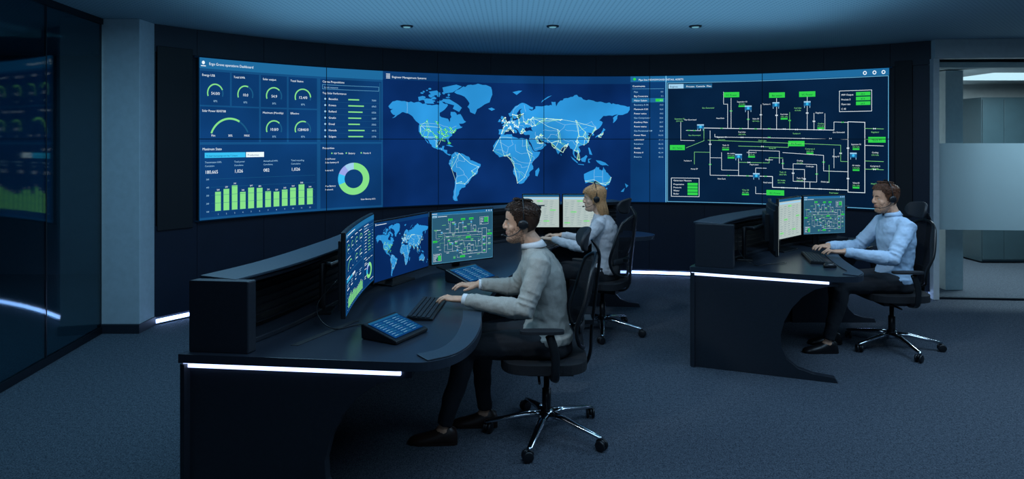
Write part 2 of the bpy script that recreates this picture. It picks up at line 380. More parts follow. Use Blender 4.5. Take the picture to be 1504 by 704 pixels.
def gauge(A,cx,cy,r,val,frac=.75):
    A.ring(cx,cy,r-1.7,r,-20,200,MID,2); A.ring(cx,cy,r-1.7,r,200-220*frac,200,LIME,3)
    A.text(val,cx,cy+2,5.4,WHT,4,'C'); A.text('87%',cx,cy+11,3.6,PALE,4,'C')
def dashboard(A):
    A.rect(290,0,562,200,BG,0); A.rect(290,0,562,13,HDR,1)
    A.ring(298,6,0,2.2,0,360,WHT,3,10); A.line([(295,10),(301,10)],1,WHT)
    A.text('Ergo Grove operations Dashboard',306,8.5,5.0,WHT)
    xs=[(293.5,337),(339.5,380),(382.5,421),(423.5,465)]
    T=['Energy USB','Total kWh','Solar output','Total Status']; V=['54.0/0','10.0','54.9','12.4/0']; F=[.8,.6,.7,.9]
    for (a,b),t,v,f in zip(xs,T,V,F):
        A.rect(a,16,b,58,CARD,1); A.text(t,a+2.5,22.5,4.2,WHT); gauge(A,(a+b)/2,43,12,v,f)
    A.rect(293.5,60,380,104,CARD,1); A.text('Solar Power 00/07/08',296,66.5,4.2,WHT)
    A.ring(337,104,28.5,30.5,25,155,MID,2); A.ring(337,104,28.5,31,62,158,LIME,3)
    for t,x in (('Mm',312),('30%',337),('MAX',362)): A.text(t,x,97,4.2,WHT,4,'C')
    for (a,b),t,v,f in zip(xs[2:],('Maximum (Monthly)','Effective'),('10.8/0','12840/0'),(.7,.6)):
        A.rect(a,60,b,104,CARD,1); A.text(t,a+2.5,66.5,4,WHT); gauge(A,(a+b)/2,87,12,v,f)
    A.rect(293.5,107,465,197,CARD,1); A.text('Maximum State',296.5,114,4.8,WHT)
    A.rect(300,117,360,123.5,CYAN,2); A.text('Tb fotal Usermaningt inst 4 by 7 2 hours',302,122,3,NIGHT,4); A.rect(361,117,387,123.5,WHT,2); A.text('Production',363,122,4,NIGHT,4)
    for t,v,x in (('Transmission kWh','180,665',300),('Total power','1,026',343),('Annualised kWh','082',386),('Total recycling','1,026',427)):
        A.text(t,x,130,3.4,PALE); A.text('Cumulative',x,134.5,3.2,PALE); A.text(v,x,143,6.4,WHT)
    for k in range(5): A.line([(309,150+k*10),(462,150+k*10)],.35,MID,2)
    for k in range(5): A.text(str(500-100*k),306,151+k*10,3,PALE,4,'R')
    hs=[24,27,31,22,27,26,21,20,22,24,28,22]
    for i,h in enumerate(hs):
        x=315+i*12.3; A.rect(x,190-h,x+8.4,190,LIME,2); A.text(str(h*11),x+4.2,188.5-h,3,WHT,4,'C'); A.text(str(i+1),x+4,195,3,PALE,4,'C')
    A.rect(470,16,560,104,CARD,1); A.text('Canvas Propositions',473,21,4.2,WHT); A.frame(473,24,556,30,BORD,2,.4); A.text('Search resource',475,28.6,3.4,PALE)
    names=['Benedict','Kovacs','Rolland','Gradio','Doval','Nevada','Solgate']
    A.text('Top Solar Performance',473,37,4,WHT)
    for i,nm in enumerate(names):
        y=45+i*8.8; A.ring(477,y-1.3,0,1.4,0,360,PALE,3,8); A.text(nm,482,y,4.2,WHT); A.rect(511,y-2.2,511+16+ (i*7%9),y-.4,LIME,2); A.text(str(7600-i*637),552,y,3.6,PALE,4,'R'); A.line([(473,y+3),(556,y+3)],.3,MID,2)
    A.rect(557,18,558.2,102,MID,2)
    A.rect(470,107,560,197,CARD,1); A.text('Proportion',473,114,4.2,WHT)
    for t,x in (('NV Trade',490),('Battery',511),('Panels 0',533)): A.ring(x-3,120,0,1.1,0,360,LIME,3,8); A.text(t,x,121.5,3.6,WHT)
    for a0,a1,c in ((90,-160,LIME),(200,160,CYAN),(160,125,VIO),(125,90,PALE)): A.ring(519,157,13.5,23,a0,a1,c,3,40)
    for t,y in (('Grid Power',129),('Solar battery: 8',134),('Interval E',145),('Aux Battery',167),('Network',172)): A.text(t,477,y,3.4,WHT)
    A.text('Solar Battery 62.2',540,188,3.2,WHT,4,'C')

CONT=[
[(-168,66),(-162,70),(-156,71),(-141,70),(-128,70),(-115,69),(-108,68),(-95,68),(-94,72),(-86,69),(-82,68),(-87,64),(-94,61),(-94,58),(-88,56),(-82,55),(-80,51),(-79,55),(-77,57),(-78,62),(-72,62),(-69,59),(-64,60),(-60,55),(-56,52),(-60,50),(-66,50),(-65,48),(-61,46),(-66,44),(-70,43),(-70,41),(-74,40),(-76,37),(-76,35),(-81,31),(-80,27),(-81,25),(-83,29),(-87,30),(-90,29),(-94,29),(-97,27),(-97,22),(-95,18),(-91,18),(-90,21),(-87,21),(-88,16),(-83,15),(-83,10),(-79,9),(-77,8),(-80,7),(-85,10),(-88,13),(-94,16),(-97,16),(-102,18),(-105,20),(-106,23),(-109,26),(-112,30),(-114,31),(-110,24),(-112,26),(-115,30),(-117,33),(-120,34),(-124,40),(-124,47),(-123,49),(-128,52),(-133,57),(-140,60),(-148,61),(-152,59),(-158,56),(-163,55),(-158,58),(-162,59),(-165,62),(-161,64),(-166,64)],
[(-73,78),(-60,82),(-35,83.5),(-20,82),(-18,77),(-22,71),(-32,68),(-40,65),(-43,60),(-50,62),(-54,67),(-51,70),(-58,75)],
[(-90,81),(-70,83),(-62,82),(-75,78),(-88,77)],[(-117,73),(-105,73),(-102,69),(-115,69)],
[(-90,73),(-80,73),(-68,69),(-62,66),(-66,62),(-75,65),(-73,68),(-86,70)],[(-125,74),(-118,75),(-118,72),(-124,71)],[(-110,78),(-98,79),(-92,76),(-105,75.5)],
[(-77,8),(-72,12),(-62,10),(-52,5),(-50,0),(-44,-2),(-35,-6),(-35,-9),(-39,-14),(-40,-20),(-45,-23),(-49,-27),(-53,-33),(-57,-36),(-57,-38),(-62,-39),(-65,-42),(-66,-46),(-69,-50),(-68,-54),(-72,-54),(-75,-50),(-74,-43),(-72,-36),(-71,-28),(-70,-18),(-76,-14),(-81,-5),(-80,0),(-77,4)],
[(-6,36),(3,37),(10,37),(11,34),(20,31),(25,32),(32,31),(34,27),(37,21),(40,15),(43,12),(51,12),(48,5),(41,-2),(39,-7),(41,-14),(35,-20),(35,-24),(32,-28),(27,-34),(20,-35),(17,-29),(12,-18),(13,-8),(9,-1),(9,4),(4,6),(-4,5),(-8,4),(-13,9),(-17,14),(-17,21),(-13,27),(-9,31)],
[(49,-12),(50,-16),(47,-25),(44,-24),(44,-17)],
[(-9,37),(-9,43),(-2,43),(-1,46),(-4,48),(2,51),(5,53),(8,54),(8,57),(11,57),(11,54),(18,55),(21,56),(24,59),(30,60),(23,61),(22,64),(25,66),(21,65),(17,61),(19,59.5),(16,56),(13,55.5),(11,59),(7,58),(5,61),(10,64),(15,68),(25,71),(31,70),(41,67),(40,65),(34,66),(38,64),(44,66),(44,68),(54,68),(60,69),(68,69),(67,72),(73,72),(74,68),(80,73),(88,75),(104,77.5),(113,74),(128,73),(140,72),(160,70),(170,69),(180,68),(180,65),(177,62),(170,60),(163,60),(162,56),(156,51),(156,57),(163,61),(155,59),(142,59),(136,54),(141,52),(138,47),(132,43),(128,40),(129,36),(126,35),(126,38),(121,39),(118,39),(122,37),(119,35),(122,31),(120,26),(115,22.5),(109,21),(106,19),(109,13),(105,9),(101,13),(100,9),(104,2),(101,3),(98,9),(98,15),(94,17),(91,22),(87,21),(80,15),(80,12),(77,8),(73,16),(72,21),(67,25),(57,26),(56,27),(50,30),(48,29),(52,24),(56,26),(60,22),(55,17),(45,13),(43,13),(39,21),(35,28),(35,31),(36,36),(30,36),(27,37),(27,40),(29,41),(35,42),(41,41),(38,45),(40,47),(35,46),(33,45),(31,46),(28,43),(28,41),(24,40),(23,37),(21,38),(19,42),(14,45),(13,44),(18,40),(16,38),(12,42),(9,44),(3,43),(0,40),(-1,37),(-5,36)],
[(-5,50),(1,51),(2,53),(-2,56),(-2,58),(-5,58.5),(-6,56),(-3,54),(-5,52)],[(-10,52),(-6,52),(-6,55),(-8,55)],[(-24,65.5),(-19,66.5),(-14,65),(-19,63.5)],[(11,79),(20,80),(25,80),(17,77)],[(52,71),(56,73),(68,77),(62,76),(54,73)],
[(130,32),(135,34),(140,35),(142,40),(145,43),(142,45),(140,41),(137,37),(131,34)],[(120,18),(122,18),(124,13),(126,7),(122,8),(121,14)],[(95,5),(100,1),(105,-4),(105,-6),(98,0)],[(109,1),(114,4),(117,7),(119,5),(117,1),(116,-4),(111,-3)],[(105,-6.5),(114,-7.5),(114,-8.7),(106,-7.5)],[(120,1),(125,1.5),(121,-1),(123,-5),(120,-5)],
[(131,-1),(138,-2),(145,-5),(150,-10),(146,-8.5),(141,-9),(138,-8),(133,-4)],
[(114,-22),(122,-18),(129,-15),(132,-11),(136,-12),(136,-15),(140,-17),(142,-11),(146,-19),(153,-26),(153,-31),(150,-37),(146,-39),(140,-38),(135,-34),(131,-31),(124,-33),(116,-35),(115,-31)],
[(173,-35),(178,-38),(175,-41),(174,-38)],[(173,-41),(171,-46),(167,-46),(170,-43)],[(80,9),(82,7),(81,6)],[(-85,22),(-80,23),(-74,20),(-78,20)],[(145,-41),(148,-41),(147,-43.5)]]
BORDERS=[[(-123,49),(-95,49),(-83,46),(-79,43),(-70,47)],[(-117,32.5),(-106,31.5),(-97,26)],[(-141,70),(-141,60)],[(-92,18),(-92,15)],
[(-60,5),(-58,-2),(-66,0),(-70,-4),(-70,-10),(-65,-11),(-60,-16),(-58,-22),(-54,-26),(-53,-33)],[(-70,-18),(-68,-23),(-70,-30),(-71,-38),(-72,-52)],[(-78,0),(-75,-3),(-80,-5)],[(-58,-20),(-63,-22),(-68,-23)],[(-72,12),(-68,7),(-67,1)],
[(-9,27),(-5,25),(5,19),(12,23),(10,30)],[(25,31),(25,20),(37,22)],[(15,23),(16,13),(24,9),(34,10),(36,5)],[(5,19),(4,13),(3,6)],[(12,4),(19,-2),(30,-5),(40,-4)],[(12,-6),(22,-7),(24,-12),(33,-10)],[(12,-17),(23,-18),(28,-22),(32,-26)],[(20,-18),(20,-28)],[(34,10),(42,4),(41,-2)],[(-13,15),(-5,15),(0,11),(3,12)],
[(28,56),(31,52),(38,49),(40,47)],[(50,52),(60,51),(70,55),(80,51),(87,49),(98,50),(110,50),(118,50),(125,53),(131,47),(133,43)],[(55,42),(62,42),(70,42),(80,42),(87,49)],[(88,28),(80,31),(74,36),(80,42)],[(98,28),(92,27),(88,28)],[(98,28),(102,22),(107,21)],[(87,43),(97,42),(108,42),(118,46)],[(62,25),(61,31),(66,37),(74,36)],[(44,40),(45,34),(48,30)],[(35,31),(42,31),(48,29)],[(44,17),(52,19),(56,24)],[(6,50),(8,47),(7,44)],[(14,54),(15,50),(17,48),(23,48),(28,46)],[(-2,43),(3,42.5)],[(24,59),(28,56)],[(28,69),(30,63)],[(12,58),(13,65),(20,69)],
[(129,-15),(129,-32)],[(141,-17),(141,-34)],[(129,-26),(141,-26)]]
def mp(lo,la):
    y=1.25*math.log(math.tan(math.pi/4+.4*math.radians(la))); return (570+(lo+168)*1.02,132.7-y*59.6)
rr=random.Random(11)
def rough(P,amp=1.2):
    o=[]
    for i,a in enumerate(P):
        b=P[(i+1)%len(P)]; o.append(a); d=math.hypot(a[0]-b[0],a[1]-b[1]); n=int(d//4)
        for k in range(1,n+1):
            t=k/(n+1); o.append((a[0]+(b[0]-a[0])*t+rr.uniform(-amp,amp)*.7,a[1]+(b[1]-a[1])*t+rr.uniform(-amp,amp)*.5))
    return o
CONT=[rough(P) if len(P)>8 else P for P in CONT]
for q in range(26):
    lo=rr.uniform(-122,-72); la=rr.uniform(70,80); w_=rr.uniform(1.5,4.5); h_=rr.uniform(.5,1.3)
    CONT.append([(lo+w_*math.cos(a*.9)*rr.uniform(.6,1),la+h_*math.sin(a*.9)*rr.uniform(.6,1)) for a in range(7)])
CITY=[((-122,47),(-122,38),(-118,34),(-112,33),(-105,40),(-97,33),(-95,30),(-90,30),(-93,45),(-88,42),(-84,34),(-80,26),(-77,39),(-74,41),(-71,42),(-79,44),(-83,42),(-87,36),(-90,38),(-95,39),(-101,35),(-99,19),(-111,41),(-114,51),(-97,50),(-86,39),(-81,35)),
((-4,40),(2,41),(2,48),(0,51),(-3,54),(5,52),(7,51),(9,45),(12,42),(13,52),(16,48),(21,52),(10,53),(8,47),(19,47),(26,44),(30,50),(37,55),(24,60),(18,59),(11,60),(23,38),(29,41),(44,48),(60,56),(82,55),(50,53),(39,47)),
((77,28),(73,19),(88,22),(80,13),(67,25),(51,35),(45,33),(47,25),(55,25),(100,14),(106,11),(104,1),(114,22),(121,31),(116,40),(104,30),(106,26),(113,34),(108,34),(126,38),(135,35),(140,36),(91,24),(76,43),(131,43),(104,52),(120,26)),
((-46,-23),(-58,-34),(-70,-33),(-77,-12),(-74,4),(-66,10),(-43,-20),(-48,-16),(-38,-10),(-63,-31)),((3,6),(7,9),(31,30),(37,-1),(28,-26),(18,-34),(13,-9),(32,15),(-7,33),(-17,14),(39,9),(-1,6)),((151,-33),(145,-37),(153,-27),(138,-35),(116,-32))]
def worldmap(A):
    A.rect(562,0,926,200,SEA,0); A.rect(562,0,926,12,CARD,1)
    for k in range(4): A.line([(567,4+k*2),(572,4+k*2)],.8,WHT)
    A.text('Engineer Management Systems',575,9.5,4.4,WHT)
    for P in CONT: A.poly([mp(*p) for p in P],LAND,2)
    for P in BORDERS:
        Q=[]
        for a,b in zip(P[:-1],P[1:]):
            Q.append(a); Q.append(((a[0]+b[0])/2+rr.uniform(-1.2,1.2),(a[1]+b[1])/2+rr.uniform(-1,1)))
        Q.append(P[-1]); A.line([mp(*p) for p in Q],.36,PALE,3)
    for gi,C in enumerate(CITY):
        C2=list(C)
        if gi<3:
            for q in range(46 if gi==0 else 36):
                a=rr.choice(C[7:] if gi==0 else C); C2.append((a[0]+rr.uniform(-4,4),a[1]+rr.uniform(-3,3)))
        for i,a in enumerate(C2):
            ds=sorted((math.hypot(a[0]-b[0],a[1]-b[1]),b) for j,b in enumerate(C2) if j!=i)
            for d,b in ds[:2 if gi>2 else 3]:
                mid=((a[0]+b[0])/2+rr.uniform(-1,1),(a[1]+b[1])/2+rr.uniform(-1,1))
                A.line([mp(*a),mp(*mid),mp(*b)],.40 if gi<3 else .32,NET if rr.random()<(.35 if gi==0 else .6) else LIME,4)
            c=mp(*a); A.ring(c[0],c[1],0,.9 if gi<2 else .65,0,360,GRN if gi==0 else WHT,5,6)
    for P in (((-122,47),(-105,46),(-93,45)),((-118,34),(-105,33),(-97,33)),((37,55),(60,56),(82,55),(104,52),(131,46)),((50,53),(62,47),(76,43)),((45,33),(58,32),(67,25)),((-66,10),(-58,2),(-50,-5),(-38,-10)),((-43,-20),(-50,-26),(-58,-34)),((31,30),(32,15),(37,-1),(33,-14),(28,-26)),((3,6),(13,-3),(13,-9),(17,-24),(18,-34)),((-7,33),(2,33),(10,32)),((116,-32),(128,-30),(138,-35))):
        A.line([mp(*p) for p in P],.4,NET,4)
TP=([290,468,630,790,978,1118,1306],[85,99,108,112,110,104,90],[240,214,195,185,187,194,209])
def D(u,v): return (u,(v-np.interp(u,TP[0],TP[1]))/np.interp(u,TP[0],TP[2])*200)
def diagram(A):
    bgc=NIGHT if A.night is None else A.night
    A.rect(926,0,979,200,CARD,0); A.rect(926,0,979,9,HDR,1); A.ring(932,4.5,0,2.2,0,360,GRN,2,10)
    A.text('Pipe line NEWSWOOD DETAIL ASSETS',938,7,4.2,WHT,5)
    A.rect(979,0,1306,200,bgc,0); A.rect(979,0,1306,10,HDR,1)
    for x in (1271,1285,1298): A.ring(x,5.5,1.6,2.8,0,360,WHT,3,14)
    A.text('Constraints',929,17,4.2,WHT); A.line([(929,20),(975,20)],.4,BORD,2)
    its=['Pipe','Rig Constrains','Maker Substn','Recovery A 00','Maximum 0.25','Power status','Gas Compressor','Auxiliary Main','Power status','Gas Rotational Off','Power Plant','Generator','Rotations','Outlet','Process 0','Reserve']
    for i,t in enumerate(its):
        y=26+i*6.9
        if i==2: A.rect(928,y-5,976,y+1.8,HDR,1); A.rect(963,y-4,974,y+.6,GRN,2)
        A.text(t,931,y,3.8,WHT if i%3 else PALE); A.text('%d.%d'%(i*3+4,i),974,y,3.4,PALE,4,'R')
    A.rect(977.5,0,979,200,BORD,2)
    A.rect(982,13,1046,20,MID,1); A.rect(982,13,1004,20,PALE,2); A.text('Engines',984,18.4,4.2,NIGHT,4); A.text('Process  Console  Files',1008,18.4,4.2,WHT,4)
    A.frame(980.5,11,1305,199,BORD,2,.8)
    def gb(u0,v0,u1,v1,t,m=GRN):
        c=D((u0+u1)/2,v0)[1]; h=(v1-v0); A.rect(u0,c,u1,c+h,m,3); A.text(t,(u0+u1)/2,c+h-2,4.2,NIGHT if m!=NIGHT else WHT,5,'C')
    for q in ((1063,132,1086,140,'VC Power'),(1130,131,1153,139,'Bal steam'),(1174,128,1198,136,'VC Power'),(984,212,1006,220,'EC Valve'),(1158,202,1182,210,'PV Power'),(1126,276,1152,284,'EC Power'),(1276,192,1301,200,'Stack P1')): gb(*q)
    W=lambda P,m=WHT,w=.55:A.line([D(*p) for p in P],w,m,3)
    W([(1034,186),(1225,184)],WHT,.8); W([(1043,190),(1043,256),(1085,256)]); W([(1034,186),(1034,205),(1008,216)],LIME,.5); W([(1050,195),(1050,199),(1246,197)])
    W([(1074,141),(1074,186)]); W([(1069,150),(1069,186)]); W([(1099,160),(1099,186)]); W([(1141,140),(1141,186)]); W([(1186,136),(1186,185)]); W([(1196,160),(1196,185)])
    W([(1246,171),(1271,171),(1271,275),(1246,275),(1246,171)],WHT,.75)
    for y in (180,196,205,240,228): W([(1271,y),(1298,y)],WHT if y%2 else LIME,.55)
    W([(1225,184),(1225,172),(1246,172)]); W([(1085,256),(1135,256),(1135,272),(1246,272)],WHT,.8); W([(1085,230),(1085,256)]); W([(1085,236),(1130,236),(1130,228),(1150,228)],LIME,.55)
    W([(1085,212),(1158,212),(1158,206)],LIME,.55); W([(1150,220),(1210,222),(1210,245),(1246,245)]); W([(1150,230),(1150,244),(1182,244),(1182,272)]); W([(1040,204),(1235,206),(1235,230),(1246,230)],LIME,.5)
    W([(1008,190),(1029,190),(1029,186)]); W([(1218,236),(1218,262)],LIME,.6); W([(1110,256),(1110,244),(1126,244)]); W([(1063,132),(1063,150),(1069,150)],WHT,.5)
    W([(1060,222),(1060,248),(1085,248)],WHT,.5); W([(1060,230),(1043,230)],WHT,.5); W([(1100,228),(1100,218),(1145,218),(1145,236)],WHT,.5); W([(1165,236),(1200,236),(1200,262),(1165,262),(1165,236)],WHT,.5)
    W([(1118,150),(1118,186)],WHT,.5); W([(1160,160),(1160,186)],LIME,.5); W([(1212,160),(1212,184)],WHT,.5); W([(1000,178),(1000,205),(1020,205)],WHT,.5); W([(1225,212),(1225,240)],WHT,.5); W([(1110,272),(1110,282),(1126,282)],WHT,.5); W([(1043,222),(1020,222),(1020,240)],LIME,.5); W([(1190,262),(1190,272)],WHT,.5)
    for u,v in ((1029,184),(1099,155),(1140,149),(1186,146),(1085,227),(1111,255),(1254,220)):
        x,y=D(u,v); A.rect(x-5,y-3.5,x+5,y+3.5,HDR,4); A.rect(x-5,y-3.5,x+5,y-1.6,PALE,5); A.ring(x,y+.5,0,2,0,360,CYAN,5,10); A.line([(x-4,y+3.5),(x-4,y+6)],.7,PALE,4); A.line([(x+4,y+3.5),(x+4,y+6)],.7,PALE,4)
    vr=random.Random(4)
    for u,v in ((1012,190),(1020,190),(1060,186),(1088,186),(1110,186),(1130,185),(1152,185),(1170,185),(1205,184),(1238,172),(1043,210),(1043,240),(1070,256),(1098,256),(1125,256),(1150,272),(1170,272),(1205,272),(1230,272),(1074,160),(1099,172),(1141,165),(1186,160),(1196,172),(1090,199),(1130,198),(1180,198),(1220,197),(1182,258),(1210,232),(1165,250),(1200,250),(1120,212),(1100,236),(1118,165),(1160,172),(1285,180),(1285,240),(1246,210),(1246,255),(1235,218),(1150,236)):
        x,y=D(u,v); A.valve(x,y,1.7,GRN if vr.random()<.45 else WHT)
    lab=['Gas Generated','Separator 01','Turbine 4','Fuel inlet','Regulator','Compress 2','Pump 07','Cooling','Heat Exch','Valve 03','Outlet gas','Tank 12','Feed water','Air intake']
    for i,(u,v) in enumerate(((1040,157),(1090,147),(1126,150),(1172,154),(1204,160),(1104,222),(1135,215),(1175,232),(1060,262),(1095,278),(1212,262),(1175,258),(1225,278),(1258,236),(1014,175),(998,174),(1010,236),(1152,164),(1286,186),(1286,236),(1228,224),(1206,176),(1058,172),(1110,172),(1120,204),(1066,212),(1108,240),(1148,262),(1232,188),(1258,205),(1170,192),(1090,192),(1130,232),(1190,214),(1020,248),(1286,216),(1286,262),(1258,262),(1190,240),(1150,250),(1128,266),(1074,224),(1020,198),(1060,200),(1180,286))):
        x,y=D(u,v); A.text(lab[i%14],x,y,3.1,WHT if i%3 else LIME,5,'C')
        if i%2: A.text('%.1f kPa'%(i*7.3+20),x,y+3.6,2.9,LIME,5,'C')
        if i%4==1: A.rect(x-5,y+4.6,x+5,y+7,GRN,4)
    x,y=D(1233,126); A.frame(x,y,x+48,y+30,WHT,3,.6)
    for i in range(4):
        A.text(['MW Output','Process 5','Flow rate','C 40'][i],x+3,y+7+i*6.8,3.8,WHT,5); 
        if i<3: A.rect(x+25,y+2.4+i*6.8,x+46,y+7.6+i*6.8,GRN,4); A.text('%d.9'%(30+i*17),x+35,y+6.8+i*6.8,3.8,NIGHT,5,'C')
    x,y=D(986,261); A.frame(x,y,x+41,y+29,WHT,3,.6); A.text('Generator Measure',x+3,y+5,3.6,WHT,5)
    for i in range(4): A.text(['Preparation','Pressure','Water','Boiler'][i],x+3,y+11+i*5,3.6,WHT,5); A.rect(x+24,y+7.5+i*5,x+39,y+11.6+i*5,GRN,4)
def sheet(A):
    A.rect(0,0,100,75,PAPER,0); A.rect(0,0,100,5,MID,1); A.rect(2,7,98,10,PALE,1)
    for i in range(14):
        y=15+i*4.2; A.line([(2,y+1.8),(98,y+1.8)],.15,INK,2)
        for j,x in enumerate((4,22,40,58,76)):
            w=5+((i*7+j*5)%8); A.rect(x,y-.7,x+w,y,INK,2)
            if (i*3+j)%17==2: A.rect(x-1,y-2,x+15,y+1.2,LIME,1)
    for x in (20,38,56,74): A.line([(x,13),(x,73)],.2,INK,2)

# video wall
vw=thing('video_wall','curved twelve panel video wall showing energy dashboard, world map and diagram','video wall',(CX,CY,0),0)
UT=[291.5,364.7,429.3,490.6,549.4,606.2,661.5,715.9,769.7,823.3,877.2,931.7,987.2,1044.2,1103.1,1164.5,1228.9,1307.1]
TT=[-50.3,-45,-40,-35,-30,-25,-20,-15,-10,-5,0,5,10,15,20,25,30,35.7]
ZT,ZB=2.49,.92
def wallmap(u,r,l):
    th=math.radians(np.interp(u,UT,TT)); q=R-.002-l*.0016; return (q*math.sin(th),q*math.cos(th),ZT-r*(ZT-ZB)/200)
cuts=list(range(300,1306,14))
for fn,nm,a,b2 in ((dashboard,'dashboard_window',290,562),(worldmap,'map_window',562,926),(diagram,'process_window',926,1307)):
    A=Art(); fn(A); A.build(nm,wallmap,[c for c in cuts if a<c<b2],vw)
pw=86/6
for i in range(6):
    for j in range(2):
        g=Geo(); z0=ZB+j*.785; P=[(p[0]-CX,p[1]-CY) for p in arc(-50.3+pw*i+.02,-50.3+pw*(i+1)-.02,R+.055,8)]
        g.strip(P,0,.05,z0+.001,z0+.784,0); g.obj('display_panel',vw,('black',))
g=Geo()
for i in range(7):
    t=-50.3+pw*i; P=[(p[0]-CX,p[1]-CY) for p in arc(t-.04,t+.04,R-.011,1)]; g.strip(P,0,.002,ZB,ZT,0)
P=[(p[0]-CX,p[1]-CY) for p in arc(-50.3,35.7,R-.011,60)]; g.strip(P,0,.002,(ZT+ZB)/2-.0035,(ZT+ZB)/2+.0035,0)
P=[(p[0]-CX,p[1]-CY) for p in arc(-50.5,35.9,R+.05,60)]
g.strip(P,0,.06,ZB-.014,ZB,0); g.strip(P,0,.06,ZT,ZT+.012,0)
g.obj('bezel',vw,(ARTM[BEZ],))

# ------------------------------------------------------------ monitors
def monitor(label,Lp,Rp,z0,z1,fn,src,curve=0.0,arm=False,txt=False,zt=.75,night=None):
    Lp,Rp=Vector(Lp),Vector(Rp); mid=(Lp+Rp)/2; d=Rp-Lp; w=d.length-.012
    e=thing('monitor',label,'monitor',(mid.x,mid.y,zt),math.atan2(d.y,d.x),'operator monitors')
    n=12; path=[(-w/2+w*i/n,-curve*((2*i/n-1)**2)) for i in range(n+1)]; a=z0-zt; b2=z1-zt
    g=Geo(); g.strip(path,-.022,0,a,b2,0); g.strip(path,-.035,-.02,a+.04,b2-.04,0); g.box((0,.035,(a+b2)/2),(.26,.05,(b2-a)*.55),0); g.obj('casing',e,('black',),.004)
    A=Art(txt,night); fn(A); u0,u1,r0,r1=src; iw=w-.018; ih=(z1-z0)-.02
    def f(u,r,l):
        t=min(1,max(0,(u-u0)/(u1-u0))); x=(t-.5)*iw; s2=min(1,max(0,(r-r0)/(r1-r0)))
        return (x,-curve*((2*x/w)**2)-.002-l*.0005,b2-.01-s2*ih)
    A.build('screen',f,[u0+(u1-u0)*k/8 for k in range(1,8)] if curve else [],e)
    g=Geo()
    if arm:
        g.tube([(0,.06,(a+b2)/2),(-.05,.13,(a+b2)/2-.02),(.05,.19,(a+b2)/2-.03),(.02,.20,(a+b2)/2-.1)],.018,10); g.tube([(.02,.20,(a+b2)/2-.02),(.02,.20,.0)],.017,12); g.box((.02,.20,.008),(.12,.12,.016))
    else:
        g.tube([(0,.06,(a+b2)/2),(0,.10,(a+b2)/2-.05),(0,.11,.01)],[(.035,.015)]*3,12,up=(0,1,0)); g.box((0,.08,.006),(.26,.18,.012))
    g.obj('stand',e,('black',),.003)
    return e
DB=(290,562,0,200); MPS=(562,926,0,200); DG=(979,1306,0,200); SH=(0,100,0,75)
monitor('black curved monitor showing blue dashboard with green donut',(-.82,3.12),(-.865,3.98),.83,1.25,dashboard,DB,.015,True)
monitor('black monitor showing blue world map',(-.862,4.0),(-.585,4.56),.80,1.19,worldmap,MPS)
monitor('black monitor showing process flow diagram',(-.58,4.565),(-.135,4.87),.805,1.19,diagram,DG,night=TEAL)
monitor('black monitor showing pale spreadsheet beside seated woman',(.09,6.2),(.465,6.2),.85,1.18,sheet,SH)
monitor('black monitor showing pale table of text beside seated woman',(.475,6.2),(.85,6.2),.85,1.18,sheet,SH)
monitor('black curved monitor turned edge on beside spreadsheet monitor',(1.925,4.72),(2.10,5.30),.84,1.22,sheet,SH,.02,True)
monitor('black monitor showing pale spreadsheet',(2.205,5.36),(2.53,5.65),.86,1.21,sheet,SH)
monitor('black monitor showing process flow diagram near man in blue shirt',(2.54,5.66),(2.98,5.77),.86,1.21,diagram,DG,night=TEAL)

